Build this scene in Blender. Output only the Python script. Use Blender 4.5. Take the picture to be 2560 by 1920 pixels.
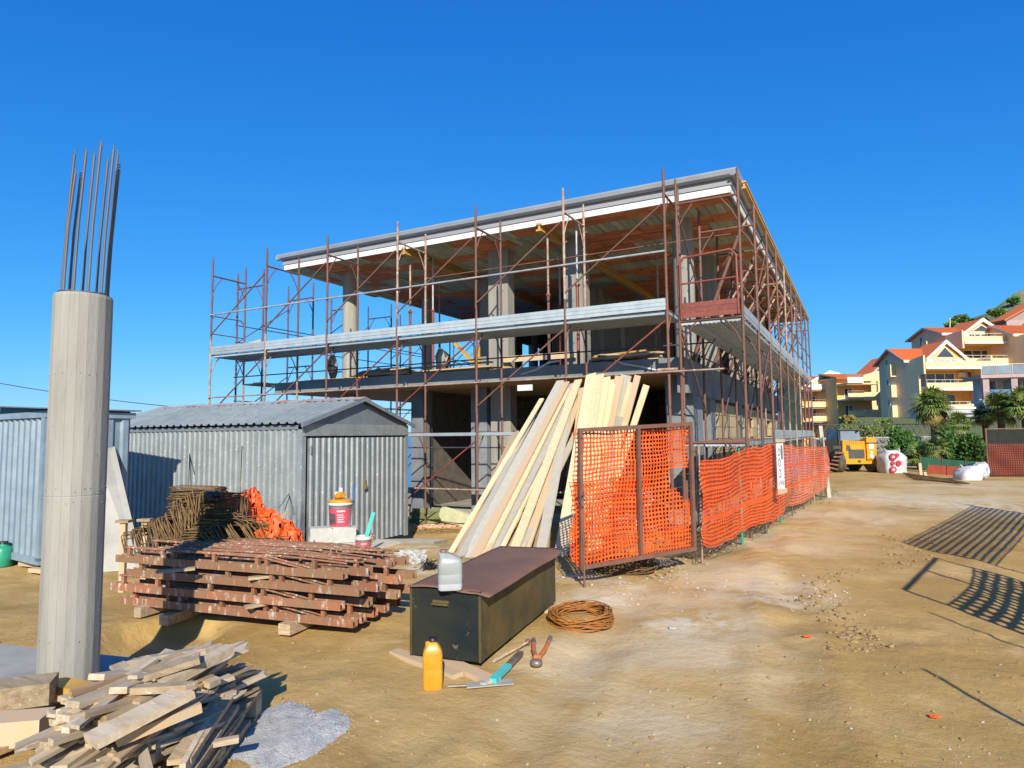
import bpy, math, random
import numpy as np
from mathutils import Vector, Matrix
random.seed(7)
for o in list(bpy.data.objects): bpy.data.objects.remove(o)
S = bpy.context.scene
COL = S.collection
# ------------------------------------------------------------ camera, sky, sun, exposure
YAW, PITCH, ROLL, FPX, EYE = math.radians(27.9), math.atan(128/1640), math.radians(0.6), 1640.0, 1.6
lat_u = Vector((math.cos(YAW), math.sin(YAW), 0)); dep_u = Vector((-math.sin(YAW), math.cos(YAW), 0))
fwd = dep_u*math.cos(PITCH) + Vector((0, 0, math.sin(PITCH)))
up0 = Vector((0, 0, math.cos(PITCH))) - dep_u*math.sin(PITCH)
right = lat_u*math.cos(ROLL) - up0*math.sin(ROLL)
up = up0*math.cos(ROLL) + lat_u*math.sin(ROLL)
cd = bpy.data.cameras.new('camera'); cam = bpy.data.objects.new('camera', cd); COL.objects.link(cam)
cam.matrix_world = Matrix(((right.x, up.x, -fwd.x, 0), (right.y, up.y, -fwd.y, 0), (right.z, up.z, -fwd.z, EYE), (0, 0, 0, 1)))
cd.sensor_width = 36; cd.lens = 36*FPX/2560; cd.clip_start = 0.05; cd.clip_end = 60000
S.camera = cam
S.render.resolution_x, S.render.resolution_y = 1024, 768
SUN_EL = math.radians(29.5); SHD = YAW + math.radians(3.6)         # SHD: heading in which shadows fall, left of +Y
sd = Vector((math.sin(SHD), -math.cos(SHD), 0))*math.cos(SUN_EL) + Vector((0, 0, math.sin(SUN_EL)))   # towards the sun
W = bpy.data.worlds.new('World'); S.world = W; W.use_nodes = True
nt = W.node_tree; bg = nt.nodes['Background']
sky = nt.nodes.new('ShaderNodeTexSky'); sky.sky_type = 'NISHITA'; sky.sun_disc = False
sky.sun_elevation = SUN_EL; sky.sun_rotation = math.atan2(sd.x, sd.y)
sky.air_density = 1.0; sky.dust_density = 0.25; sky.ozone_density = 3.0
sp = nt.nodes.new('ShaderNodeSeparateColor'); cb = nt.nodes.new('ShaderNodeCombineColor'); nt.links.new(sky.outputs[0], sp.inputs[0])
for i_, (k_, p_) in enumerate(((.018, 1.5), (.121, .84), (.385, .5))):          # the camera's film response, the same over the whole sky
    pw = nt.nodes.new('ShaderNodeMath'); pw.operation = 'POWER'; pw.inputs[1].default_value = p_; ml = nt.nodes.new('ShaderNodeMath'); ml.operation = 'MULTIPLY'; ml.inputs[1].default_value = k_/(2**0.45)/0.15
    nt.links.new(sp.outputs[i_], pw.inputs[0]); nt.links.new(pw.outputs[0], ml.inputs[0]); nt.links.new(ml.outputs[0], cb.inputs[i_])
nt.links.new(cb.outputs[0], bg.inputs[0]); bg.inputs[1].default_value = 0.15
sl = bpy.data.lights.new('sun', 'SUN'); sl.energy = 5.0; sl.angle = math.radians(0.5); sl.color = (1.0, 0.93, 0.80)
so = bpy.data.objects.new('sun', sl); COL.objects.link(so); so.rotation_euler = sd.to_track_quat('Z', 'Y').to_euler()
S.view_settings.view_transform = 'Standard'; S.view_settings.look = 'None'
S.view_settings.exposure = 0.45; S.view_settings.gamma = 1; S.view_settings.use_curve_mapping = False
S.render.engine = 'CYCLES'

# ------------------------------------------------------------ helpers: places read off the photograph (2560 x 1920) become world points
def ray(x, y): return fwd + right*((x-1280)/FPX) + up*((960-y)/FPX)
CP = Vector((0, 0, EYE))
def at_z(x, y, z=0.0):
    r = ray(x, y); return CP + r*((z-EYE)/r.z)
def at_d(x, y, d): r = ray(x, y); return CP + r*(d/(r.dot(dep_u)))
def at_Y(x, y, Y): r = ray(x, y); return CP + r*(Y/r.y)
def at_X(x, y, X): r = ray(x, y); return CP + r*(X/r.x)
def cw(l, d, z=0.0): v = lat_u*l + dep_u*d; return Vector((v.x, v.y, z))
def sm(a, b, x):
    t = np.clip((x-a)/(b-a), 0, 1); return t*t*(3-2*t)
def vnoise(x, y, seed=0):
    x = np.asarray(x, float); y = np.asarray(y, float)
    xi = np.floor(x).astype(np.int64); yi = np.floor(y).astype(np.int64); fx = x-xi; fy = y-yi
    def h(a, b):
        n = (a*374761393 + b*668265263 + seed*1442695) & 0x7fffffff
        n = ((n ^ (n >> 13))*1274126177) & 0x7fffffff
        return ((n ^ (n >> 16)) & 0xffff)/65535.0
    u = fx*fx*(3-2*fx); v = fy*fy*(3-2*fy)
    return (h(xi, yi)*(1-u)+h(xi+1, yi)*u)*(1-v)+(h(xi, yi+1)*(1-u)+h(xi+1, yi+1)*u)*v - 0.5
def fbm(x, y, seed=0, o=4):
    s = 0; a = 1
    for i in range(o): s = s + a*vnoise(x*2**i, y*2**i, seed+i); a *= 0.5
    return s
PIT = at_z(398, 1588, 0)
def terrain(X, Y, fine=True):
    X = np.asarray(X, float); Y = np.asarray(Y, float)
    l = X*lat_u.x + Y*lat_u.y; d = X*dep_u.x + Y*dep_u.y
    z = -0.36*sm(7.8, 10.6, Y)*sm(1.2, 3.4, -X)
    z = z - 0.12*sm(-1.0, -4.0, l)*sm(5.5, 8.0, d)*(1-sm(7, 10, Y))
    # pit beside the round column
    pl, pd = PIT.dot(lat_u), PIT.dot(dep_u)
    q = ((l-pl))**2/0.47**2 + ((d-pd))**2/0.62**2 + 0.25*fbm(X*2, Y*2, 5)
    z = z - 0.16*(1-sm(0.35, 1.2, q))
    # low windrow of clods between the tracks
    wl = 2.35 + 0.25*np.sin(d*0.9) + (d-5)*0.19
    z = z + 0.035*np.exp(-((l-wl)/0.22)**2)*sm(3.8, 5, d)*(1-sm(11, 14, d))*(0.7+1.2*fbm(X*3, Y*3, 9))
    # ruts
    for off, dp in ((0.25, 0.022), (1.75, 0.028), (3.9, 0.02)):
        c_ = (l-(off+(d-4)*0.33)+.12*np.sin(d*.6))
        z = z + dp*(-np.exp(-(c_/0.17)**2)+.55*np.exp(-((np.abs(c_)-.30)/0.10)**2))*sm(1.5, 3, d)*(1-sm(16, 22, d))*(.6+.8*np.abs(fbm(X*1.3, Y*1.3, 61, 2)))
    # rim by the fence
    fl = -1.35+0.1*(Y-8)
    z = z + 0.04*np.exp(-((X-fl-0.15)/0.35)**2)*sm(6.5, 8, Y)*(1-sm(19, 22, Y))*(0.6+fbm(X*2, Y*2, 3))
    # falls away to the sea on the left and behind the building, climbs gently on the right
    drop = np.maximum(sm(8.2, 14, -l)*sm(8.8, 13, d), sm(30, 60, Y)*sm(0.50, 0.40, l/np.maximum(d, 1)))
    drop = np.maximum(drop, sm(15.5, 22, -X))
    z = z - 42*drop
    rise = sm(30, 75, d)*sm(0.44, 0.52, l/np.maximum(d, 1))
    z = z + 3.2*rise
    if fine:
        near = 1-sm(14, 30, np.hypot(X, Y))
        rough = np.clip(0.35+1.3*fbm(X*0.5, Y*0.5, 21, 3), 0.06, 1)
        z = z + 0.035*fbm(X*1.1, Y*1.1, 11, 3) + near*rough*(0.038*fbm(X*3.5, Y*3.5, 31, 5))
        z = z + near*rough*0.03*np.maximum(fbm(X*9, Y*9, 51, 3)-0.12, 0)
    return z
def tz(x, y): return float(terrain(x, y))
def gt(x, y, dz=0.0):
    r = ray(x, y); s = (0-EYE)/r.z if r.z < -1e-4 else 60
    p = CP + r*s
    for i in range(25):
        z = tz(p.x, p.y)+dz; s2 = (z-EYE)/r.z; p = CP + r*(0.5*s+0.5*s2); s = 0.5*s+0.5*s2
    p.z = tz(p.x, p.y)+dz; return p

# ------------------------------------------------------------ helpers: meshes and objects
class MB:
    def __init__(s): s.v = []; s.f = []; s.s = []
    def add(s, vs, fs, smooth=False):
        n = len(s.v); s.v += [tuple(v) for v in vs]; s.f += [tuple(i+n for i in f) for f in fs]; s.s += [smooth]*len(fs); return s
    def hexa(s, p): return s.add(p, [(0,3,2,1),(4,5,6,7),(0,1,5,4),(1,2,6,5),(2,3,7,6),(3,0,4,7)])
    def box(s, x0, x1, y0, y1, z0, z1, m=None):
        p = [Vector(q) for q in ((x0,y0,z0),(x1,y0,z0),(x1,y1,z0),(x0,y1,z0),(x0,y0,z1),(x1,y0,z1),(x1,y1,z1),(x0,y1,z1))]
        if m is not None: p = [m @ q for q in p]
        return s.hexa(p)
    def beam(s, a, b, w, t, side=None):
        a = Vector(a); b = Vector(b); d = (b-a).normalized()
        u = Vector(side) if side is not None else Vector((0, 0, 1)).cross(d)
        if u.length < 1e-3: u = Vector((1, 0, 0))
        u = (u - d*u.dot(d)).normalized(); n = d.cross(u)
        u = u*w/2; n = n*t/2
        return s.hexa([a-u-n, a+u-n, a+u+n, a-u+n, b-u-n, b+u-n, b+u+n, b-u+n])
    def tube(s, pts, r, n=8, cap=True, r2=None, closed=False):
        pts = [Vector(p) for p in pts]; k = len(pts); vs = []; fs = []
        prev = None
        for i, p in enumerate(pts):
            if closed: d = pts[(i+1) % k]-pts[i-1]
            else: d = pts[min(i+1, k-1)]-pts[max(i-1, 0)]
            d.normalize()
            if prev is None:
                a = Vector((0, 0, 1)) if abs(d.z) < 0.9 else Vector((1, 0, 0)); u = d.cross(a).normalized()
            else: u = (prev - d*prev.dot(d)).normalized()
            prev = u; w = d.cross(u)
            rr = r if r2 is None else r+(r2-r)*i/(k-1)
            for j in range(n):
                t = 2*math.pi*j/n; vs.append(p+u*(rr*math.cos(t))+w*(rr*math.sin(t)))
        for i in range(k if closed else k-1):
            for j in range(n):
                a = i*n+j; b = i*n+(j+1) % n; c = ((i+1) % k)*n
                fs.append((a, b, c+(j+1) % n, c+j))
        s.add(vs, fs, True)
        if cap and not closed: s.add(vs[:n], [tuple(range(n))[::-1]]); s.add(vs[-n:], [tuple(range(n))])
        return s
    def lathe(s, prof, c=(0, 0, 0), n=24, m=None):
        vs = []; fs = []; c = Vector(c)
        for r, z in prof:
            for j in range(n):
                t = 2*math.pi*j/n; q = Vector((r*math.cos(t), r*math.sin(t), z)); vs.append((m @ q if m else q)+c)
        for i in range(len(prof)-1):
            for j in range(n): fs.append((i*n+j, i*n+(j+1) % n, (i+1)*n+(j+1) % n, (i+1)*n+j))
        s.add(vs, fs, True); s.add(vs[:n], [tuple(range(n))[::-1]]); s.add(vs[-n:], [tuple(range(n))]); return s
    def extrude(s, poly, off):
        off = Vector(off); a = [Vector(p) for p in poly]; b = [p+off for p in a]; n = len(a)
        fs = [tuple(range(n))[::-1], tuple(range(n, 2*n))]+[(i, (i+1) % n, n+(i+1) % n, n+i) for i in range(n)]
        return s.add(a+b, fs)
    def blob(s, c, r, seed=0, n=8, amp=0.25, sq=(1, 1, 1)):
        rnd = random.Random(seed); vs = []; fs = []; c = Vector(c); m = n//2+1
        for i in range(m+1):
            ph = math.pi*i/m
            for j in range(n):
                th = 2*math.pi*j/n; k = r*(1+rnd.uniform(-amp, amp)) if 0 < i < m else r
                vs.append(c+Vector((k*math.sin(ph)*math.cos(th)*sq[0], k*math.sin(ph)*math.sin(th)*sq[1], -k*math.cos(ph)*sq[2])))
        for i in range(m):
            for j in range(n): fs.append((i*n+j, i*n+(j+1) % n, (i+1)*n+(j+1) % n, (i+1)*n+j))
        return s.add(vs, fs, False)
    def mesh(s, name, mat, bevel=0):
        me = bpy.data.meshes.new(name); me.from_pydata(s.v, [], s.f); me.materials.append(mat)
        me.polygons.foreach_set('use_smooth', s.s); me.update(); return me
    def build(s, name, mat, parent=None, **k):
        return link(name, s.mesh(name, mat), parent, **k)
def link(name, me, parent=None, loc=None, rot=None, scale=None, label=None, cat=None, group=None, kind=None):
    o = bpy.data.objects.new(name, me); COL.objects.link(o)
    if parent is not None: o.parent = parent
    if loc is not None: o.location = loc
    if rot is not None: o.rotation_euler = rot
    if scale is not None: o.scale = scale
    return tag(o, label, cat, group, kind)
def tag(o, label=None, cat=None, group=None, kind=None):
    if label: o['label'] = label
    if cat: o['category'] = cat
    if group: o['group'] = group
    if kind: o['kind'] = kind
    return o
def thing(name, label, cat, loc=(0, 0, 0), rz=0, group=None, rot=None):
    o = bpy.data.objects.new(name, None); COL.objects.link(o); o.location = loc; o.rotation_euler = rot or (0, 0, rz)
    o.empty_display_size = 0.1
    return tag(o, label, cat, group)
def dup(root, loc=None, rot=None, label=None):
    r = root.copy(); COL.objects.link(r)
    if loc is not None: r.location = loc
    if rot is not None: r.rotation_euler = rot
    if label: r['label'] = label
    for ch in list(root.children):
        c = ch.copy(); COL.objects.link(c); c.parent = r
        for g in list(ch.children):
            e = g.copy(); COL.objects.link(e); e.parent = c
    return r

# ------------------------------------------------------------ materials
def mk(name, c1, c2=None, scale=6.0, rough=0.8, bump=0.0, bscale=None, metal=0.0, c3=None, s3=0.62, sc3=20, rnd=0.12, stretch=None, spec=None, trans=0, alpha=None, cover=0.5, w3=0.06):
    m = bpy.data.materials.new(name); m.use_nodes = True; n = m.node_tree.nodes; L = m.node_tree.links
    b = n['Principled BSDF']; b.inputs['Roughness'].default_value = rough; b.inputs['Metallic'].default_value = metal
    if spec is not None: b.inputs['Specular IOR Level'].default_value = spec
    tc = n.new('ShaderNodeTexCoord'); mp = n.new('ShaderNodeMapping'); L.new(tc.outputs['Object'], mp.inputs[0])
    if stretch: mp.inputs['Scale'].default_value = stretch
    oi = n.new('ShaderNodeObjectInfo'); ad = n.new('ShaderNodeVectorMath'); ad.operation = 'ADD'
    sc = n.new('ShaderNodeVectorMath'); sc.operation = 'SCALE'; sc.inputs['Scale'].default_value = 37.0
    cx = n.new('ShaderNodeCombineXYZ'); L.new(oi.outputs['Random'], cx.inputs[0]); L.new(oi.outputs['Random'], cx.inputs[2]); L.new(cx.outputs[0], sc.inputs[0])
    L.new(mp.outputs[0], ad.inputs[0]); L.new(sc.outputs[0], ad.inputs[1]); vec = ad.outputs[0]
    def noise(s, det=5, ro=0.6):
        q = n.new('ShaderNodeTexNoise'); q.inputs['Scale'].default_value = s; q.inputs['Detail'].default_value = det; q.inputs['Roughness'].default_value = ro
        L.new(vec, q.inputs['Vector']); return q.outputs['Fac']
    def ramp(f, a, bb):
        r = n.new('ShaderNodeMapRange'); r.inputs['From Min'].default_value = a; r.inputs['From Max'].default_value = bb; L.new(f, r.inputs['Value']); return r.outputs[0]
    def mix(f, a, bb):
        x = n.new('ShaderNodeMix'); x.data_type = 'RGBA'; L.new(f, x.inputs[0])
        for s_, v in ((6, a), (7, bb)):
            if isinstance(v, tuple): x.inputs[s_].default_value = (*v, 1)
            else: L.new(v, x.inputs[s_])
        return x.outputs[2]
    c2 = c2 or tuple(v*0.8 for v in c1)
    col = mix(ramp(noise(scale), cover-0.15, cover+0.15), c1, c2)
    if c3: col = mix(ramp(noise(sc3, 6, 0.7), s3, s3+w3), col, c3)
    if rnd:
        h = n.new('ShaderNodeHueSaturation'); r = n.new('ShaderNodeMapRange'); L.new(oi.outputs['Random'], r.inputs['Value'])
        r.inputs['To Min'].default_value = 1-rnd; r.inputs['To Max'].default_value = 1+rnd
        L.new(r.outputs[0], h.inputs['Value']); L.new(col, h.inputs['Color']); col = h.outputs[0]
    L.new(col, b.inputs['Base Color'])
    if bump:
        bp = n.new('ShaderNodeBump'); bp.inputs['Distance'].default_value = bump; bp.inputs['Strength'].default_value = 0.7
        L.new(noise(bscale or scale*4, 8, 0.65), bp.inputs['Height']); L.new(bp.outputs[0], b.inputs['Normal'])
    if trans:
        b.inputs['Transmission Weight'].default_value = trans
    if alpha is not None: b.inputs['Alpha'].default_value = alpha
    return m
M = {}
M['concrete'] = mk('concrete', (.30,.285,.245), (.235,.225,.195), 3, .85, .004, 30, c3=(.17,.16,.14), s3=.60, sc3=6, w3=.2, stretch=(2.5, 2.5, .35))
M['concrete_flat'] = mk('concrete_flat', (.36,.345,.30), (.28,.27,.235), 2.5, .9, .004, 25, c3=(.25,.24,.22), s3=.62, sc3=5, w3=.2)
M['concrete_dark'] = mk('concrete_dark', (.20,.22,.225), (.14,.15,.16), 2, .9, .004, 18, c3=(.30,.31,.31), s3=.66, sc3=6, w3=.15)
M['cement_dust'] = mk('cement_dust', (.48,.45,.38), (.40,.35,.26), 5, .95, .01, 25)
M['galv'] = mk('galv', (.33,.355,.35), (.25,.275,.275), 5, .45, .0006, 60, metal=.35, c3=(.62,.66,.68), s3=.6, sc3=48, w3=.05, stretch=(1, 1, .6))
M['galv_dark'] = mk('galv_dark', (.22,.25,.27), (.17,.19,.21), 4, .5, metal=.3)
M['galv_roof'] = mk('galv_roof', (.31,.35,.335), (.24,.275,.27), 5, .5, metal=.3, c3=(.36,.14,.06), s3=.63, sc3=2.2, w3=.05)
M['ridge_rust'] = mk('ridge_rust', (.38,.42,.41), (.45,.14,.05), 2.5, .6, metal=.2, cover=.55)
M['galv_board'] = mk('galv_board', (.46,.51,.51), (.36,.41,.42), 4, .5, .001, 30, metal=.3, c3=(.62,.63,.6), s3=.66, sc3=9, w3=.1)
M['rust'] = mk('rust', (.185,.08,.05), (.125,.062,.045), 7, .7, .001, 60, c3=(.45,.38,.31), s3=.66, sc3=14, w3=.05)
M['rust_pale'] = mk('rust_pale', (.25,.115,.07), (.38,.31,.24), 9, .8, .001, 60, c3=(.55,.5,.44), s3=.6, sc3=13, w3=.05)
M['rust_purple'] = mk('rust_purple', (.17,.075,.085), (.10,.06,.08), 5, .65, c3=(.38,.34,.32), s3=.68, sc3=12)
M['blue_steel'] = mk('blue_steel', (.03,.05,.12), (.09,.06,.08), 4, .6)
M['grey_tube'] = mk('grey_tube', (.42,.42,.43), (.3,.28,.27), 5, .5, metal=.3)
M['red_paint'] = mk('red_paint', (.25,.055,.03), (.17,.045,.03), 7, .6, c3=(.42,.12,.05), s3=.6)
M['truss'] = mk('truss', (.30,.105,.05), (.19,.115,.06), 3, .8, .002, 60, c3=(.55,.47,.40), s3=.54, sc3=7, w3=.14, stretch=(3.5, 1, 1), rnd=.2)
M['truss_brown'] = mk('truss_brown', (.21,.13,.065), (.25,.10,.05), 3, .8, .002, 60, c3=(.50,.45,.38), s3=.54, sc3=6, w3=.16, stretch=(3.5, 1, 1), rnd=.2)
M['rebar'] = mk('rebar', (.12,.14,.17), (.16,.12,.10), 5, .6, metal=.4, c3=(.42,.40,.26), s3=.72)
M['rebar_rust'] = mk('rebar_rust', (.19,.105,.03), (.10,.06,.025), 9, .75, c3=(.34,.25,.15), s3=.6, rnd=.3)
M['wire_rust'] = mk('wire_rust', (.42,.17,.03), (.26,.10,.025), 14, .7, rnd=.1)
M['wood_new'] = mk('wood_new', (.70,.54,.33), (.62,.45,.25), 2.2, .7, .0008, 40, c3=(.34,.27,.18), s3=.66, sc3=5, w3=.08, stretch=(9, 9, .8), rnd=.1)
M['wood_grey'] = mk('wood_grey', (.36,.355,.32), (.45,.39,.28), 1.6, .8, .001, 40, c3=(.36,.32,.25), s3=.64, sc3=5, stretch=(8, 8, .8), rnd=.1)
M['wood_tan'] = mk('wood_tan', (.52,.35,.19), (.46,.36,.24), 1.6, .8, .001, 40, stretch=(8, 8, .8), rnd=.1)
M['wood_old'] = mk('wood_old', (.42,.32,.20), (.27,.185,.10), 4, .85, .003, 30, c3=(.62,.56,.46), s3=.6, sc3=9, stretch=(1, 8, 8), rnd=.22)
M['wood_yellow'] = mk('wood_yellow', (.55,.33,.07), (.42,.25,.06), 3, .65, stretch=(6, .6, 6))
M['clay'] = mk('clay', (.62,.215,.075), (.50,.16,.055), 5, .85, .002, 30, rnd=.22)
M['ply'] = mk('ply', (.46,.44,.27), (.36,.34,.22), 3, .85, rnd=.2, stretch=(4, .6, 4))
M['plywood_soffit'] = mk('plywood_soffit', (.40,.25,.11), (.30,.20,.10), 2, .8, stretch=(.6, 4, 1))
M['block_tan'] = mk('block_tan', (.40,.31,.17), (.31,.24,.13), 5, .9, .003, 30, rnd=.14)
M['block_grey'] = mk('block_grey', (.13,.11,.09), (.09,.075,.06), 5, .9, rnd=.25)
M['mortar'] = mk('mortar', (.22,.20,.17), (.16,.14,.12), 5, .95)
M['block_white'] = mk('block_white', (.47,.47,.44), (.38,.38,.35), 8, .9, .002, 40)
M['white_paint'] = mk('white_paint', (.72,.71,.67), (.64,.63,.59), 4, .6)
M['fascia'] = mk('fascia', (.30,.30,.31), (.27,.27,.28), 3, .5)
M['gutter'] = mk('gutter', (.40,.42,.43), (.34,.36,.37), 2, .35, metal=.35)
M['net'] = mk('net', (.90,.115,.012), (.80,.09,.01), 5, .5, rnd=.05)
M['net_faded'] = mk('net_faded', (.82,.16,.06), (.74,.20,.11), 1.5, .55)
M['dark_net'] = mk('dark_net', (.010,.013,.010), (.018,.022,.016), 6, .9)
M['gate_steel'] = mk('gate_steel', (.19,.085,.05), (.13,.065,.045), 9, .75)
M['wire'] = mk('wire', (.16,.15,.13), (.11,.10,.09), 9, .6, metal=.4)
M['black_paint'] = mk('black_paint', (.012,.017,.020), (.030,.030,.020), 2.5, .6, .0015, 30, c3=(.24,.21,.15), s3=.60, sc3=9, w3=.10, spec=.2)
M['box_side'] = mk('box_side', (.12,.085,.03), (.04,.042,.028), 2.2, .6, .001, 30, c3=(.19,.125,.06), s3=.55, sc3=3, w3=.2, spec=.2)
M['lid_rust'] = mk('lid_rust', (.22,.115,.07), (.17,.09,.06), 3, .6, .0015, 30, c3=(.26,.19,.14), s3=.73, sc3=25, w3=.03)
M['milky'] = mk('milky', (.36,.38,.37), (.30,.32,.31), 9, .35, rnd=0, trans=.15)
M['milky_low'] = mk('milky_low', (.42,.45,.46), (.38,.40,.42), 9, .35, rnd=0)
M['yellow_plastic'] = mk('yellow_plastic', (.60,.28,.015), (.50,.22,.012), 9, .4, c3=(.30,.15,.05), s3=.7, sc3=14)
M['black_plastic'] = mk('black_plastic', (.010,.010,.011), (.018,.018,.018), 9, .45)
M['white_plastic'] = mk('white_plastic', (.58,.57,.53), (.5,.49,.45), 9, .4)
M['pink_label'] = mk('pink_label', (.66,.08,.14), (.55,.07,.12), 12, .5)
M['dark_label'] = mk('dark_label', (.06,.05,.06), (.18,.09,.10), 18, .5)
M['turquoise'] = mk('turquoise', (.06,.55,.50), (.10,.45,.42), 9, .5, c3=(.42,.36,.28), s3=.62)
M['orange_grip'] = mk('orange_grip', (.62,.17,.04), (.35,.15,.07), 9, .6)
M['tool_steel'] = mk('tool_steel', (.28,.25,.21), (.2,.15,.11), 14, .5, metal=.5)
M['green_plastic'] = mk('green_plastic', (.02,.28,.16), (.02,.22,.13), 9, .4)
M['yellow_machine'] = mk('yellow_machine', (.66,.30,.010), (.58,.25,.008), 5, .45, rnd=0)
M['tyre'] = mk('tyre', (.03,.028,.025), (.12,.10,.07), 6, .9)
M['cab_glass'] = mk('cab_glass', (.16,.20,.24), (.20,.25,.29), 2, .25)
M['dark_grille'] = mk('dark_grille', (.05,.05,.05), (.07,.07,.06), 5, .6)
M['bag_white'] = mk('bag_white', (.58,.58,.59), (.46,.46,.48), 6, .7, .02, 9)
M['bag_red'] = mk('bag_red', (.45,.02,.04), (.38,.02,.04), 6, .6)
M['wall_cream'] = mk('wall_cream', (.80,.58,.31), (.76,.54,.28), 2, .85, rnd=.03)
M['wall_orange'] = mk('wall_orange', (.78,.44,.15), (.72,.40,.13), 2, .85, rnd=.03)
M['wall_side'] = mk('wall_side', (.84,.57,.31), (.80,.53,.28), 1, .85, rnd=.03)
M['wall_mauve'] = mk('wall_mauve', (.38,.27,.25), (.33,.24,.23), 2, .85)
M['wall_grey'] = mk('wall_grey', (.45,.44,.42), (.38,.37,.36), 2, .85)
M['trim_white'] = mk('trim_white', (.80,.74,.60), (.76,.70,.56), 2, .7, rnd=.02)
M['roof_tile'] = mk('roof_tile', (.62,.155,.035), (.52,.12,.03), 3, .8, .02, 6, rnd=.08)
M['roof_tile_dark'] = mk('roof_tile_dark', (.12,.11,.10), (.17,.13,.10), 9, .8)
M['pane'] = mk('pane', (.045,.055,.07), (.09,.10,.11), .7, .12, rnd=.3)
M['blue_panel'] = mk('blue_panel', (.10,.20,.32), (.09,.17,.28), 2, .3)
M['leaf_dark'] = mk('leaf_dark', (.045,.125,.022), (.07,.17,.028), .9, .6, rnd=.2)
M['leaf_mid'] = mk('leaf_mid', (.12,.19,.03), (.16,.22,.035), .9, .6, rnd=.2)
M['leaf_palm'] = mk('leaf_palm', (.17,.21,.045), (.10,.15,.035), 1.2, .5, rnd=.2)
M['leaf_yellow'] = mk('leaf_yellow', (.28,.20,.04), (.18,.17,.04), 1.2, .6, rnd=.2)
M['bark'] = mk('bark', (.13,.09,.055), (.08,.055,.035), 5, .9)
M['stone'] = mk('stone', (.24,.24,.23), (.15,.15,.15), 5, .9, .01, 15, rnd=.3)
M['stone_pale'] = mk('stone_pale', (.50,.45,.36), (.42,.36,.26), 9, .9, rnd=.3)
M['stone_dirt'] = mk('stone_dirt', (.42,.29,.13), (.32,.21,.09), 9, .95, rnd=.3)
M['rubble'] = mk('rubble', (.60,.26,.15), (.50,.36,.27), 9, .9, rnd=.3)
M['grass'] = mk('grass', (.07,.16,.02), (.12,.18,.03), 9, .8)
M['olive_cloth'] = mk('olive_cloth', (.20,.22,.08), (.12,.14,.06), 5, .9)
M['cable'] = mk('cable', (.02,.02,.02), (.03,.03,.03), 5, .6)
M['paper'] = mk('paper', (.78,.78,.80), (.7,.7,.73), 9, .6, rnd=0)
M['ink'] = mk('ink', (.14,.15,.18), (.2,.2,.23), 9, .6, rnd=0)
M['brass'] = mk('brass', (.5,.38,.16), None, 9, .4, metal=.6)
# ------------------------------------------------------------ ground
def axis(dense0, dense1, step, far_lo, far_hi, g=1.12):
    a = list(np.arange(dense0, dense1, step)); s = step; x = a[-1]
    while x < far_hi: s *= g; x += s; a.append(x)
    s = step; x = a[0]; lo = []
    while x > far_lo: s *= g; x -= s; lo.append(x)
    return np.array(lo[::-1]+a)
gx = axis(-8.5, 4.5, 0.045, -600, 900); gy = axis(0.8, 12.5, 0.045, -60, 900)
GX, GY = np.meshgrid(gx, gy); GZ = terrain(GX, GY)
nx, ny = len(gx), len(gy)
co = np.stack([GX.ravel(), GY.ravel(), GZ.ravel()], 1).astype(np.float32)
I, J = np.meshgrid(np.arange(nx-1), np.arange(ny-1)); a = (J*nx+I).ravel()
quads = np.stack([a, a+1, a+1+nx, a+nx], 1)
gm = bpy.data.meshes.new('ground'); gm.vertices.add(len(co)); gm.vertices.foreach_set('co', co.ravel())
gm.loops.add(quads.size); gm.polygons.add(len(quads)); gm.loops.foreach_set('vertex_index', quads.ravel().astype(np.int32))
gm.polygons.foreach_set('loop_start', np.arange(0, quads.size, 4, dtype=np.int32)); gm.polygons.foreach_set('loop_total', np.full(len(quads), 4, np.int32))
gm.polygons.foreach_set('use_smooth', np.ones(len(quads), bool)); gm.update(calc_edges=True)
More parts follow.
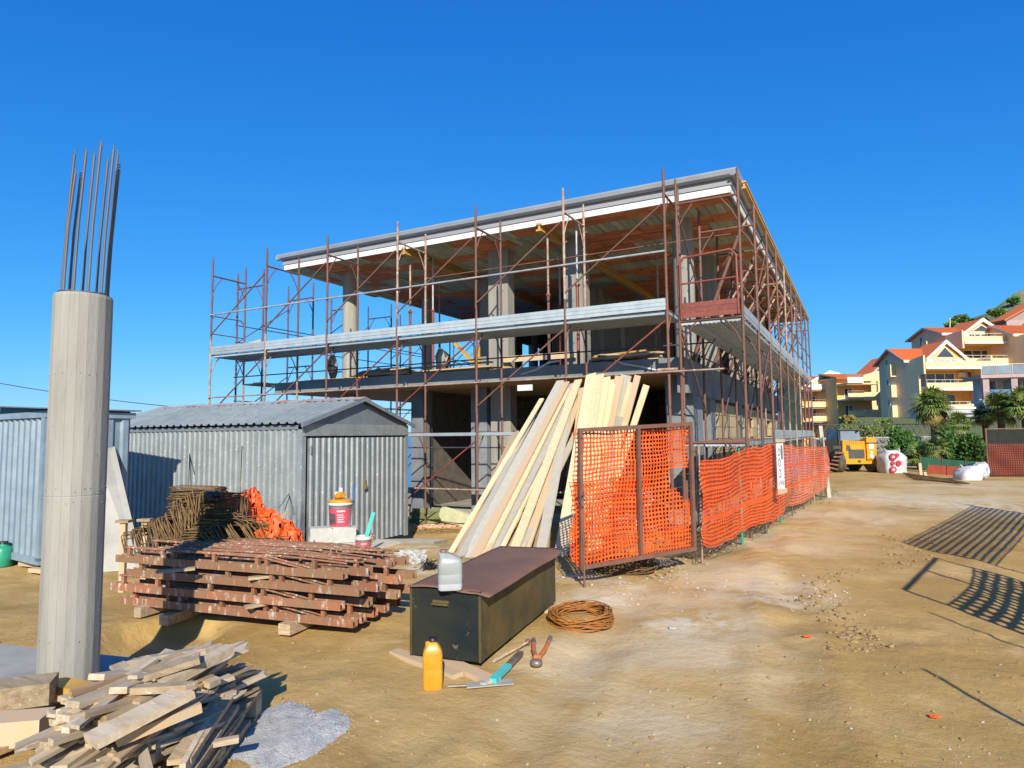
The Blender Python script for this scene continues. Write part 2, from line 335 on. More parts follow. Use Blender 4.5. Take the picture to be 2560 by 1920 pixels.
def ground_mat():
    m = bpy.data.materials.new('dirt'); m.use_nodes = True; n = m.node_tree.nodes; L = m.node_tree.links; b = n['Principled BSDF']
    b.inputs['Roughness'].default_value = 0.95; b.inputs['Specular IOR Level'].default_value = 0.15
    tc = n.new('ShaderNodeTexCoord')
    def noise(s, det=6, ro=0.6, off=0):
        q = n.new('ShaderNodeTexNoise'); q.inputs['Scale'].default_value = s; q.inputs['Detail'].default_value = det; q.inputs['Roughness'].default_value = ro
        mp = n.new('ShaderNodeMapping'); mp.inputs['Location'].default_value = (off, off*2, 0); L.new(tc.outputs['Object'], mp.inputs[0]); L.new(mp.outputs[0], q.inputs['Vector']); return q.outputs['Fac']
    def rng(f, a, bb, lo=0, hi=1):
        r = n.new('ShaderNodeMapRange'); r.inputs['From Min'].default_value = a; r.inputs['From Max'].default_value = bb
        r.inputs['To Min'].default_value = lo; r.inputs['To Max'].default_value = hi; L.new(f, r.inputs['Value']); return r.outputs[0]
    def mix(f, a, bb):
        x = n.new('ShaderNodeMix'); x.data_type = 'RGBA'; L.new(f, x.inputs[0])
        for s_, v in ((6, a), (7, bb)):
            if isinstance(v, tuple): x.inputs[s_].default_value = (*v, 1)
            else: L.new(v, x.inputs[s_])
        return x.outputs[2]
    def mul(a, bb):
        x = n.new('ShaderNodeMath'); x.operation = 'MULTIPLY'; L.new(a, x.inputs[0]); L.new(bb, x.inputs[1]); return x.outputs[0]
    def mx(a, bb):
        x = n.new('ShaderNodeMath'); x.operation = 'MAXIMUM'; L.new(a, x.inputs[0]); L.new(bb, x.inputs[1]); return x.outputs[0]
    col = mix(rng(noise(0.5, 5), .35, .65), (.49,.325,.125), (.385,.24,.075))
    col = mix(rng(noise(2.2, 6, .7, 3), .48, .72), col, (.53,.37,.155))
    col = mix(rng(noise(.7, 6, .62, 17), .52, .66, 0, .8), col, (.31,.185,.05))
    def spot(p, r0, r1):
        v = n.new('ShaderNodeVectorMath'); v.operation = 'DISTANCE'; v.inputs[1].default_value = (p.x, p.y, 0); L.new(tc.outputs['Object'], v.inputs[0])
        return rng(v.outputs['Value'], r1, r0)
    def region(spots, n1, a, b_):
        f = None
        for (x, y, r) in spots:
            s_ = spot(at_z(x, y, 0), r*.1, r); f = s_ if f is None else mx(f, s_)
        ns = rng(noise(n1, 6, .65, 23), .30, .62); return rng(mul(f, ns), a, b_)
    pale = None
    ochre = ((2300, 1720, 2.0), (2150, 1880, 1.2), (1250, 1850, .7), (1000, 1640, .9), (2400, 1500, 2.0), (1600, 1900, .6), (300, 1480, 1.5), (1150, 1480, .6), (2380, 1380, 2.4))
    track = ((1720, 1620, 1.3), (1850, 1450, 1.5), (1950, 1350, 2.0), (2080, 1290, 2.6), (2300, 1240, 3.5), (1560, 1780, 1.0), (1600, 1500, 1.1), (1420, 1640, .7), (1900, 1700, .7), (2450, 1215, 4))
    col = mix(region(ochre, .9, .25, .75), col, (.385,.245,.080))
    col = mix(region(track, .8, .12, .6), col, (.55,.415,.235))
    for (x, y, r) in ((1425, 1440, .45), (1640, 1395, .5), (1500, 1500, .5), (1030, 1370, .9), (1740, 1560, .7), (2220, 1245, 2.2), (1900, 1490, .8), (2420, 1262, 2.6), (1560, 1460, .4), (2080, 1250, .9), (1050, 1420, .45)):
        s_ = spot(at_z(x, y, 0), r*0.15, r); pale = s_ if pale is None else mx(pale, s_)
    pf = mul(rng(noise(3.5, 7, .7, 9), .42, .56), pale)
    col = mix(rng(pf, 0, 1, 0, .85), col, (.60,.53,.39))
    col = mix(rng(noise(.8, 8, .75, 41), .60, .66, 0, .6), col, (.52,.42,.25))
    col = mix(rng(noise(70, 3, .6, 5), .66, .70, 0, .7), col, (.55,.48,.36))
    col = mix(rng(noise(38, 3, .6, 15), .68, .72, 0, .6), col, (.22,.15,.08))
    g = n.new('ShaderNodeSeparateXYZ'); L.new(tc.outputs['Object'], g.inputs[0])
    col = mix(rng(g.outputs['Y'], 42, 60), col, (.13,.14,.06))
    L.new(col, b.inputs['Base Color'])
    bp = n.new('ShaderNodeBump'); bp.inputs['Distance'].default_value = .022; bp.inputs['Strength'].default_value = .7; L.new(noise(14, 12, .7, 2), bp.inputs['Height'])
    L.new(bp.outputs[0], b.inputs['Normal']); return m
M['dirt'] = ground_mat(); gm.materials.append(M['dirt'])
link('ground', gm, kind='structure')
# sea
def sea_mat():
    m = mk('sea_water', (.02,.10,.22), (.03,.12,.25), .002, .25, .4, .05, rnd=0); return m
MB().add([(-30000, -3000, -40), (30000, -3000, -40), (30000, 40000, -40), (-30000, 40000, -40)], [(0, 1, 2, 3)]).build('sea', sea_mat(), kind='structure')
# hill behind the houses
hv = []; hf = []; NH = 70; NV = 22
prof = [(1900, 1060), (2290, 900), (2380, 835), (2440, 797), (2490, 778), (2530, 752), (2600, 725), (2800, 640), (3200, 560), (4200, 560)]
def hillz(x):
    for (a, b) in zip(prof, prof[1:]):
        if a[0] <= x <= b[0]: return a[1]+(b[1]-a[1])*(x-a[0])/(b[0]-a[0])
    return prof[-1][1]
for i in range(NH+1):
    x = 1900+(4200-1900)*i/NH; top = at_d(x, hillz(x), 230)
    for j in range(NV+1):
        t = j/NV; d = 130+100*t
        p = at_d(x, 1077, d); p.z = 0.5+(top.z-0.5)*t**1.15 + 2.4*float(fbm(x*0.02+3, t*7, 77, 4))*t
        hv.append(p)
for i in range(NH):
    for j in range(NV): a = i*(NV+1)+j; hf.append((a, a+NV+1, a+NV+2, a+1))
M['hill'] = mk('hill', (.20,.19,.075), (.11,.13,.045), .12, .95, .4, .8, c3=(.30,.26,.16), s3=.55, sc3=.5, w3=.1, rnd=0)
MB().add(hv, hf, True).build('hill', M['hill'], kind='structure')

# ------------------------------------------------------------ the building shell
bld = thing('concrete_building', 'two storey concrete building shell with flat overhanging roof wrapped in rusty scaffolding', 'building', (-2.8, 12.05, 0))
O0 = Vector(bld.location)
class PB(MB):                                # mesh given in world coordinates, built relative to a thing
    def __init__(s, root): super().__init__(); s.r = root
    def build(s, name, mat, parent=None, **k):
        inv = (Matrix.Translation(s.r.location) @ s.r.rotation_euler.to_matrix().to_4x4()).inverted()
        s.v = [tuple(inv @ Vector(q)) for q in s.v]; return super().build(name, mat, parent or s.r, **k)
X0, X1, Y0, Y1 = -13.3, -2.8, 12.05, 28.0          # first floor slab
P = PB(bld); P.box(X0, X1, Y0, Y1, 2.74, 3.0).build('first_floor_slab', M['concrete_dark'])
P = PB(bld); P.box(X0+.02, X1-.02, Y0+.02, Y1-.02, 2.725, 2.737).build('slab_soffit', M['plywood_soffit'])
P = PB(bld); P.box(X0+1, X1, Y0+1.3, Y1, -.45, -.14).build('ground_slab', M['concrete_flat'])
P = PB(bld); P.box(-2.98, -2.78, 12.2, Y1, 2.35, 2.735).build('edge_beam', M['concrete_dark'])
# roof
RX0, RX1, RY0, RY1 = -13.05, -1.92, 12.12, 28.4; RZ = .27
P = PB(bld); P.box(RX0, RX1, RY0, RY1, 6.030, 6.270).build('roof_slab', M['concrete_flat'])
def ring(name, mat, off, z0, z1, th, gap=True):
    x0, x1, y0, y1 = RX0-off, RX1+off, RY0-off, RY1+off
    p = PB(bld); p.box(x0, x1, y0-th, y0, z0, z1); p.box(x0-th, x0, y0-th, y1, z0, z1); p.box(x1, x1+th, y0-th, y1, z0, z1); return p.build(name, mat)
ring('fascia_board', M['white_paint'], .004, 5.945, 6.075, .03)
ring('upper_fascia', M['fascia'], .006, 6.078, 6.210, .05)
def gutter(p0, p1, n):
    # cross-section: a box gutter with a rolled lip
    pr = [(0, .0), (.06, -.005), (.11, .03), (.13, .10), (.13, .125), (.115, .125), (.11, .105), (.095, .04), (.05, .012), (.012, .015), (0, .02)]
    p = PB(bld); n = Vector(n); P0 = Vector(p0); P1 = Vector(p1); d = (P1-P0).normalized()
    vs = [P0+n*a-d*(0 if True else 0)+Vector((0, 0, b)) for a, b in pr]
    p.extrude(vs, P1-P0); return p.build('gutter', M['gutter'])
gutter((RX0-.19, RY0-.06, 6.205), (RX1+.19, RY0-.06, 6.205), (0, -1, 0))
gutter((RX1+.06, RY0-.19, 6.202), (RX1+.06, RY1, 6.202), (1, 0, 0))
gutter((RX0-.06, RY1, 6.202), (RX0-.06, RY0-.19, 6.202), (-1, 0, 0))
P = PB(bld)
P.add([(RX0-.05, RY0-.05, 6.275), (RX1+.05, RY0-.05, 6.275), (RX1+.05, RY1, 6.275), (RX0-.05, RY1, 6.275), (RX0+5, RY0+5, 7.2), (RX1-5, RY0+5, 7.2), (RX1-5, RY1-4, 7.2), (RX0+5, RY1-4, 7.2)],
      [(0, 1, 5, 4), (1, 2, 6, 5), (2, 3, 7, 6), (3, 0, 4, 7), (4, 5, 6, 7)]); P.build('roof_covering', M['roof_tile_dark'])
tile = MB(); tile.add([(math.cos(a)*.09, y, math.sin(a)*.07) for y in (-.2, .2) for a in np.linspace(0, math.pi, 6)], [(i, i+1, i+7, i+6) for i in range(5)])
tile.v += [(x*.85, y, z-.015) for x, y, z in tile.v]; tile.f += [(b+12, a+12, d+12, c+12) for a, b, c, d in [(i, i+1, i+7, i+6)[:4] for i in range(5)]]
tile.s += [False]*5
tmesh = tile.mesh('ridge_tile', M['roof_tile_dark'])
rr = random.Random(3)
for cx, n_ in ((RX1-.5, 9), (RX0+.55, 6)):
    for i in range(n_):
        link('roof_tile', tmesh, bld, loc=(cx+rr.uniform(-1.2, .3)*(1 if cx > -5 else -1)*1-O0.x, RY0+.15+rr.uniform(0, .5)-O0.y, 6.29+rr.uniform(0, .03)), rot=(rr.uniform(-.1, .1), rr.uniform(-.1, .1), rr.uniform(0, 3)))
# soffit: bands of clay pots between bands of boards
rr = random.Random(11)
clay = MB().box(-.245, .245, -.12, .12, -.03, 0).mesh('clay_tile', M['clay'])
boards = [MB().box(-.075, .075, -.3, .3, -.028, 0).mesh('soffit_board', M['ply'])]
nclay = nboard = 0; claystuff = PB(bld)
for yi in range(30):
    yb = RY0+.12+yi*.56
    if yb > RY1-.6: break
    xx = RX1-.08
    seg = rr.uniform(.5, 2.5); isclay = (yi % 2 == 0)
    while xx-0.1 > RX0:
        L_ = min(rr.uniform(1.6, 4.2) if isclay else rr.uniform(.6, 2.4), xx-RX0)
        if xx < -6.5: L_ = min(L_, rr.uniform(.8, 2.0))
        near = yb < 17.5
        if isclay:
            nxs = max(1, int(L_/.5))
            for k in range(nxs):
                for q in (0, 1):
                    x_, y_ = xx-.25-k*.5, yb+.13+q*.26; z_ = 6.025-rr.uniform(0, .006)
                    if near and nclay < 290: link('clay_tile', clay, bld, loc=(x_-O0.x, y_-O0.y, z_)); nclay += 1
                    else: claystuff.box(x_-.245, x_+.245, y_-.12, y_+.12, z_-.03, z_)
            xx -= nxs*.5+.02
        else:
            nb = max(1, int(L_/.16))
            for k in range(nb):
                x_ = xx-.08-k*.16
                if near and nboard < 290: link('soffit_board', boards[0], bld, loc=(x_-O0.x, yb+.27-O0.y, 6.027-rr.uniform(0, .008)), rot=(0, 0, rr.uniform(-.03, .03))); nboard += 1
            xx -= nb*.16+.02
        isclay = not isclay if rr.random() < .55 else (yi % 2 == 0)
claystuff.build('distant_clay_tiles', M['clay'], kind='stuff')
# columns
def cyl(x, y, r, z0, z1): return PB(bld).lathe([(r, z0), (r, z1)], (x, y, 0), 28)
for y in (13.4, 17.0, 20.8, 24.6): cyl(-12.0, y, .2, 3.0, 6.025).build('column', M['concrete'])
cyl(-3.07, 13.4, .21, 3.0, 6.025).build('column', M['concrete'])
cyl(-12.0, 13.4, .2, -.14, 2.725).build('column', M['concrete'])
def rc(x0, x1, y0, y1, z0=3.0, z1=6.025, m='concrete'): return PB(bld).box(x0, x1, y0, y1, z0, z1).build('column', M[m])
rc(-7.65, -7.13, 13.3, 13.62); rc(-5.66, -5.27, 13.3, 13.75); rc(-9.15, -8.8, 15.4, 15.85); rc(-3.42, -3.02, 16.4, 16.9)
for y in (20.5, 24.5): rc(-3.42, -3.02, y, y+.5); rc(-7.2, -6.8, y, y+.4)
rc(-7.2, -6.8, 18.5, 18.9)
# ground floor columns
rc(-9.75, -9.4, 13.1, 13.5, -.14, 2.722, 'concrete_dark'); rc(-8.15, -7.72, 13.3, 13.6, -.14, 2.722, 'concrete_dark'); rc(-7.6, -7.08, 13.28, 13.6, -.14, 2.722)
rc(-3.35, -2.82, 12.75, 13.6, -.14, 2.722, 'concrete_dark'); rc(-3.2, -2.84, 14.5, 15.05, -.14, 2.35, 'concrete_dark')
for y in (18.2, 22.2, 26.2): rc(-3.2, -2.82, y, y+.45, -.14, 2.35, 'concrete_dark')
# upper floor back and left walls with openings
def wallp(x0, x1, y0, y1, z0, z1, m='concrete_dark', name='wall'): return PB(bld).box(x0, x1, y0, y1, z0, z1).build(name, M[m])
zs0, zs1 = 3.0, 6.025
xo = [(-12.2, -10.75, 0), (-10.75, -9.55, 1), (-9.55, -9.1, 0), (-9.1, -8.75, 1), (-8.75, -7.7, 0), (-7.7, -7.0, 1), (-7.0, -3.0, 0)]
for a, b, op in xo:
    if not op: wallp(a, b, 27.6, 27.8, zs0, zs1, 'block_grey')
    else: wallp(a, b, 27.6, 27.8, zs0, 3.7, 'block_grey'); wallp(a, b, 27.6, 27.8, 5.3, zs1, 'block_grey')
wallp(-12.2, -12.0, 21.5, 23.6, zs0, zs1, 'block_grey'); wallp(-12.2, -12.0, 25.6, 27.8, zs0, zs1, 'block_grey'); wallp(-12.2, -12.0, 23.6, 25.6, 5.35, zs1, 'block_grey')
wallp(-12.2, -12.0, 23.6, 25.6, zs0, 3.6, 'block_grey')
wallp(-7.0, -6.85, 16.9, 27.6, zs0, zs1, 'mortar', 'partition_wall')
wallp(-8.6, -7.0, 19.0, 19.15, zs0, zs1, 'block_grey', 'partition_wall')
# ground floor block walls, block by block where the opening shows them
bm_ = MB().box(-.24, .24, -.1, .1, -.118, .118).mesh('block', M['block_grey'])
rr = random.Random(5)
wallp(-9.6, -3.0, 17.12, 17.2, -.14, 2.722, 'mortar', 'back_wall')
for r_ in range(11):
    for c_ in range(13):
        x_ = -9.3+c_*.5+(r_ % 2)*.25
        if x_ > -3.1: continue
        link('block', bm_, bld, loc=(x_-O0.x, 17.02-O0.y+rr.uniform(-.012, .012), .0+r_*.248))
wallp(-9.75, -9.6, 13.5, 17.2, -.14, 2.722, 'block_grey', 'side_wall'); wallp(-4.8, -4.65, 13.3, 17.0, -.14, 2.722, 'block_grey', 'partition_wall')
bt = MB().box(-.1, .1, -.245, .245, -.128, .128).mesh('block', M['block_tan'])
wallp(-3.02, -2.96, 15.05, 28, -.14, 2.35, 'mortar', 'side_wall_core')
sidestuff = PB(bld); ns = 0
for r_ in range(9):
    for c_ in range(26):
        y_ = 15.3+c_*.5+(r_ % 2)*.25; z_ = -.0+r_*.268
        if any(a-.2 < y_ < a+.65 for a in (18.2, 22.2, 26.2)) or y_ > 27.8: continue
        if 19.3 < y_ < 20.8 and z_ > .6 and z_ < 2.1: continue
        if 24.0 < y_ < 25.2 and z_ < 2.1: continue
        if ns < 150: link('block', bt, bld, loc=(-2.93-O0.x+rr.uniform(-.008, .008), y_-O0.y, z_)); ns += 1
        else: sidestuff.box(-3.03, -2.83, y_-.245, y_+.245, z_-.128, z_+.128)
sidestuff.build('distant_blocks', M['block_tan'], kind='stuff')
PB(bld).box(-2.955, -2.90, 19.25, 20.8, .62, 2.08).build('window_opening_dark', M['black_plastic'])  # black panel put in for the dark inside of the window opening
# lit patch under the slab, painted as a small white panel
PB(bld).box(-6.23, -5.89, 12.0, 12.03, 2.51, 2.63).build('lit_patch', M['white_paint'])
# concrete lip patch at the slab corner
# yellow roof-edge beam on the right side
eb = thing('timber_edge_beam', 'long yellow timber edge beam along the right side of the roof', 'beam', (-1.76, 12.0, 5.8))
PB(eb).box(-1.67, -1.60, 11.95, 28.2, 5.92, 5.95).build('lower_flange', M['wood_yellow']); PB(eb).box(-1.65, -1.62, 11.97, 28.2, 5.95, 6.03).build('web', M['wood_yellow']); PB(eb).box(-1.67, -1.60, 11.95, 28.2, 6.03, 6.06).build('upper_flange', M['wood_yellow'])
for i, (bx, lab) in enumerate(((-5.72, 'yellow timber beam under the roof soffit nearest the corner column'), (-9.2, 'yellow timber beam under the soffit left of the middle column'))):
    t = PB(bld); o = MB(); o.box(-.06, .06, 0, 9.5, .03, .07); o.box(-.02, .02, 0.02, 9.5, .07, .16); o.box(-.06, .06, 0, 9.5, .16, .2)
    tag(link('timber_beam', o.mesh('timber_beam', M['wood_yellow']), None, loc=(bx, 12.05, 5.79)), lab, 'beam', group='timber beams under the roof')
# adjustable props
def prop_mesh(h, m1='rust', m2='rust_pale'):
    lo = MB(); lo.tube([(0, 0, .01), (0, 0, h*.55)], .032, 10); lo.box(-.06, .06, -.06, .06, 0, .012)
    hi = MB(); hi.tube([(0, 0, h*.55), (0, 0, h-.012)], .024, 8); hi.box(-.06, .06, -.06, .06, h-.012, h)
    co_ = MB(); co_.lathe([(.034, 0), (.05, .01), (.05, .05), (.034, .06)], (0, 0, h*.55-.03), 12); co_.tube([(.05, 0, h*.55), (.13, .02, h*.55+.02), (.12, .05, h*.55-.05)], .006, 5)
    return lo.mesh('outer_tube', M[m1]), hi.mesh('inner_tube', M[m2]), co_.mesh('collar', M[m1])
PM = prop_mesh(2.79); PM2 = prop_mesh(3.0, 'red_paint', 'grey_tube')
def prop(x, y, z, meshes, label):
    t = thing('steel_prop', label, 'prop', (x, y, z), random.uniform(0, 6), 'adjustable steel props holding the roof')
    for n_, me in zip(('outer_tube', 'inner_tube', 'collar'), meshes): link(n_, me, t)
    return t
prop(-5.68, 12.4, 3.0, PM, 'rusty steel prop under the front end of the right yellow beam')
prop(-9.3, 12.45, 3.0, PM, 'rusty steel prop under the front end of the left yellow beam')
prop(-9.1, 13.1, 3.0, PM2, 'steel prop with red lower tube between the first and middle columns')
prop(-5.0, 12.35, 3.0, PM2, 'steel prop with red lower tube just right of the square column')
for i, (x, y, l) in enumerate(((-10.2, 15, 'far left interior prop near the round column row'), (-6.2, 14.2, 'dark interior prop behind the middle column'), (-4.0, 14.8, 'interior prop between square and round corner columns'), (-3.9, 18.2, 'deep interior prop on the right side'), (-9.6, 18.4, 'deep interior prop left of the dark partition'))):
    prop(x, y, 3.0, PM2 if i % 2 else PM, 'steel '+l)
# raking props on the right side, slab edge up to the edge beam
rk = MB(); rk.tube([(0, 0, 0), (.95, 0, 2.4)], .035, 10); rkm = rk.mesh('outer_tube', M['rust'])
rk2 = MB(); rk2.tube([(.0, 0.1, 0.0), (1.1, .75, 2.0)], .022, 8); rkm2 = rk2.mesh('brace_tube', M['rust_pale'])
rt = MB(); rt.tube([(.95, 0, 2.4), (1.20, 0, 2.90)], .026, 8); rt.box(1.14, 1.26, -.05, .05, 2.89, 2.91); rtm = rt.mesh('inner_tube', M['rust_pale'])
words = ['nearest the corner', 'second from the corner', 'third from the corner', 'fourth from the corner', 'fifth from the corner', 'sixth from the corner', 'seventh from the corner', 'last one at the far end']
for i in range(8):
    t = thing('raking_prop', 'slanted rusty prop bracing the side edge beam, '+words[i], 'prop', (-2.9, 11.9+.35+i*1.95+.9, 3.0), 0, 'raking props along the right side')
    link('outer_tube', rkm, t); link('inner_tube', rtm, t); link('brace_tube', rkm2, t)

# ------------------------------------------------------------ scaffolding
def frame_mesh(axis_, mat, n=8):
    f = MB(); A = (lambda u, z: (0, u, z)) if axis_ == 'y' else (lambda u, z: (-u, 0, z))
    f.tube([A(0, 0), A(0, 1.97)], .0245, n); f.tube([A(1.0, 0), A(1.0, 1.97)], .0245, n)
    f.tube([A(0, 1.95), A(0, 2.06)], .019, n); f.tube([A(1.0, 1.95), A(1.0, 2.06)], .019, n)
    f.tube([A(0, 1.62), A(1.0, 1.62)], .021, n)
    f.tube([A(.02, 1.2), A(.12, 1.40), A(.27, 1.6)], .012, 6); f.tube([A(.98, 1.2), A(.88, 1.40), A(.73, 1.6)], .012, 6)
    for u in (0, 1.0):
        for z in (.55, 1.05, 1.5):
            q = Vector(A(u, z)); side = Vector((.06, 0, 0)) if axis_ == 'y' else Vector((0, -.06, 0)); f.tube([q, q+side, q+side+Vector((0, 0, .02))], .006, 5)
    return f.mesh('frame', M[mat])
FY = [frame_mesh('y', m) for m in ('rust', 'rust_pale', 'rust_purple', 'blue_steel')]
FX = [frame_mesh('x', m) for m in ('rust', 'rust_pale', 'rust_purple', 'blue_steel')]
jack = MB().tube([(0, 0, -.45), (0, 0, .02)], .018, 8).box(-.07, .07, -.07, .07, -.455, -.44).mesh('base_jack', M['rust'])
deck = MB(); deck.box(-.94, .94, 0, .3, -.06, 0); 
for k in range(4): deck.box(-.94, .94, .02+k*.07, .035+k*.07, -.068, -.06)
deckm = deck.mesh('deck_plank', M['galv_board'])
toe = MB()
for k in range(3): toe.box(-.94, .94, -.012-(k % 2)*.004, .012, k*.066+.003, k*.066+.063)
toe.box(-.94, .94, -.006, .008, 0, .2); toem = toe.mesh('toe_board', M['galv_board'])
def P2(root, pts, r, mat, name, n=8): return PB(root).tube(pts, r, n).build(name, M[mat])
fs = thing('front_scaffold', 'rusty tubular frame scaffold with galvanised decks across the front of the shell', 'scaffold', (-2.9, 10.8, -.4))
FB = [-2.77, -4.62, -6.49, -8.40, -10.34, -12.26, -14.18]
rr = random.Random(2)
def put_frame(root, me, x, y, z): return link('frame', me, root, loc=(x-root.location.x, y-root.location.y, z-root.location.z), rot=(rr.uniform(-.003, .003), rr.uniform(-.003, .003), 0))
for i, x in enumerate(FB):
    for lv in range(3):
        k = rr.choice((0, 0, 1)) if i < 5 else rr.choice((0, 2, 1))
        if i >= 5 and lv == 0: k = 3
        put_frame(fs, FY[k], x, 10.8, .04+2*lv)
    for y in (10.8, 11.8): link('base_jack', jack, fs, loc=(x-fs.location.x, y-10.8, .04+.4))
for i in range(6):
    xa, xb = FB[i], FB[i+1]; xm = (xa+xb)/2
    for lv in range(3):
        z0 = .04+2*lv; z1_ = z0+1.44
        if lv == 0 and i < 1: continue
        PB(fs).tube([(xa-.03, 10.77, z1_+.0), (xb+.03, 10.77, z0+.12)], .0165 if lv else .015, 8).build('diagonal_brace', M[rr.choice(['rust', 'rust_pale', 'red_paint']) if lv != 2 else 'rust'])
    for lv, zt in ((1, 1.66), (2, 3.66)):
        for q in range(3):
            if lv == 1 and (q > 0 or i not in (1, 2, 3)): continue
            link('deck_plank', deckm, fs, loc=(xm-fs.location.x, .04+q*.32+.0, zt-fs.location.z), rot=(0, 0, rr.uniform(-.004, .004)))
    link('toe_board', toem, fs, loc=(xm-fs.location.x, .035-.035, 3.665-fs.location.z), rot=(0, rr.uniform(-.004, .004), 0))
PB(fs).tube([(FB[0], 10.76, 4.66), (FB[6]-.0, 10.76, 4.66)], .019, 8).build('guard_rail', M['grey_tube'])
PB(fs).tube([(FB[0]+.9, 10.76, 2.62), (FB[6], 10.76, 2.60)], .0165, 8).build('guard_rail', M['rust_pale'])
PB(fs).tube([(FB[1], 10.76, .58), (-8.9, 10.78, .56)], .0165, 8).build('guard_rail', M['rust_pale'])
PB(fs).tube([(FB[0]+.5, 11.83, 3.2), (FB[6]-.4, 11.83, 3.2)], .014, 8).build('inner_rail', M['blue_steel'])
PB(fs).tube([(FB[1]+.5, 11.83, 1.35), (FB[5]-.4, 11.83, 1.35)], .014, 8).build('inner_rail', M['blue_steel'])
PB(fs).tube([(FB[0]+.9, 11.83, 5.1), (FB[3], 11.83, 5.1)], .012, 8).build('inner_rail', M['rust'])
PB(fs).tube([(-2.95, 10.78, 2.66), (-2.62, 10.8, 2.66)], .026, 8).build('coupler_tube', M['rust_pale'])
# end guard of front scaffold at its left end
P = PB(fs); P.tube([(FB[6]-.02, 10.8, 3.7), (FB[6]-.02, 10.8, 4.55), (FB[6]-.02, 10.9, 4.65), (FB[6]-.02, 11.7, 4.65), (FB[6]-.02, 11.8, 4.55), (FB[6]-.02, 11.8, 3.7)], .015, 8); P.tube([(FB[6]-.02, 10.8, 4.2), (FB[6]-.02, 11.8, 4.2)], .013, 8); P.build('end_guard', M['rust_purple'])

ss = thing('side_scaffold', 'rusty tubular frame scaffold receding along the right side of the shell', 'scaffold', (-1.7, 10.8, -.4))
SB = [10.85+1.8*j for j in range(10)]
deckx = MB(); deckx.box(0, .3, -.89, .89, -.06, 0)
for k in range(4): deckx.box(.02+k*.07, .035+k*.07, -.89, .89, -.072, -.06)
deckxm = deckx.mesh('deck_plank', M['galv_board'])
toex = MB()
for k in range(3): toex.box(-.01, .012+(k % 2)*.004, -.89, .89, k*.066+.003, k*.066+.063)
toex.box(-.008, .006, -.89, .89, 0, .2); toexm = toex.mesh('toe_board', M['galv_board'])
for j, y in enumerate(SB):
    for lv in range(3):
        k = 0 if j == 0 and lv == 2 else rr.choice((0, 1, 0, 1, 2) if j < 6 else (0, 2, 2, 1))
        put_frame(ss, FX[k], -1.7, y, .04+2*lv)
    for x in (-1.7, -2.7): link('base_jack', jack, ss, loc=(x+1.7, y-10.8, .04+.4))
    if j < 9:
        ym = y+.9
        for q in range(3):
            link('deck_plank', deckxm, ss, loc=(-1.0+q*.33+.02, ym-10.8, 3.66+.4))
            if j < 9: link('deck_plank', deckxm, ss, loc=(-1.0+q*.33+.02, ym-10.8, 1.66+.4))
        link('toe_board', toexm, ss, loc=(.0, ym-10.8, 3.665+.4))
        if j >= 2: link('toe_board', toexm, ss, loc=(.0, ym-10.8, 1.665+.4))
        for lv in range(3):
            z0 = .04+2*lv
            if lv == 0 and j < 1: continue
            PB(ss).tube([(-1.74 if j % 2 else -2.66, y, z0+.15), (-1.74 if j % 2 else -2.66, y+1.8, z0+1.44)] if j % 3 else [(-2.67, y, z0+1.44), (-2.67, y+1.8, z0+.15)], .0155, 8).build('diagonal_brace', M[rr.choice(['rust', 'rust_pale', 'rust_purple'])])
for z_, m_ in ((4.66, 'rust'), (4.2, 'rust_pale'), (2.64, 'rust')): PB(ss).tube([(-1.73, SB[0] if z_ != 2.64 else SB[3], z_), (-1.73, SB[9], z_)], .015, 8).build('guard_rail', M[m_])
PB(ss).tube([(-2.72, SB[0], 3.25), (-2.72, SB[9], 3.25)], .014, 8).build('inner_rail', M['blue_steel'])
# red hoop end guard with red toe boards
P = PB(ss); P.tube([(-2.66, 10.81, 3.7), (-2.66, 10.81, 4.62), (-2.60, 10.81, 4.72), (-1.84, 10.81, 4.76), (-1.76, 10.81, 4.66), (-1.75, 10.81, 3.7)], .02, 8); P.tube([(-2.66, 10.81, 4.28), (-1.75, 10.81, 4.3)], .016, 8); P.build('end_guard', M['red_paint'])
for k in range(3): PB(ss).box(-2.64, -1.77, 10.78, 10.80-(k % 2)*.006, 3.70+k*.085, 3.78+k*.085).build('red_toe_board', M['red_paint'])
ss.location += Vector((.12, 0, -.21))
ls = thing('left_scaffold', 'dark blue and purple frame scaffold standing along the left side of the shell', 'scaffold', (-13.9, 12.1, -.4))
for j in range(9):
    y = 12.15+1.8*j
    for lv in range(3):
        k = (2 if lv == 2 else 3) if j < 3 else 3
        link('frame', FX[k], ls, loc=(0, y-12.1, .04+2*lv+.4))
    if j < 8:
        for lv in range(3):
            PB(ls).tube([(-13.93 if j % 2 else -14.87, y, .19+2*lv), (-13.93 if j % 2 else -14.87, y+1.8, 1.4+2*lv)], .0135, 6).build('diagonal_brace', M['blue_steel' if lv < 2 else 'rust_purple'])
for z_ in (4.66, 4.2, 2.6): PB(ls).tube([(-14.9, 12.1, z_), (-14.9, 26.5, z_)], .014, 6).build('guard_rail', M['blue_steel'])
for z_ in (4.55, 2.5): PB(ls).tube([(-13.9, 12.1, z_), (-13.9, 26.5, z_)], .014, 6).build('guard_rail', M['blue_steel'])
for k in range(2): PB(ls).box(-14.5+k*.32, -14.22+k*.32, 12.1, 21, 3.0+.02*k, 3.04+.02*k).build('timber_walkway_plank', M['wood_grey'])
PB(ls).beam((-14.95, 12.0, 4.0), (-13.85, 12.05, 4.12), .12, .03, (0, 0, 1)).build('toe_plank', M['wood_tan'])
bs = thing('back_scaffold', 'dark frame scaffold seen through the open floor behind the shell', 'scaffold', (-12, 29.2, -.4))
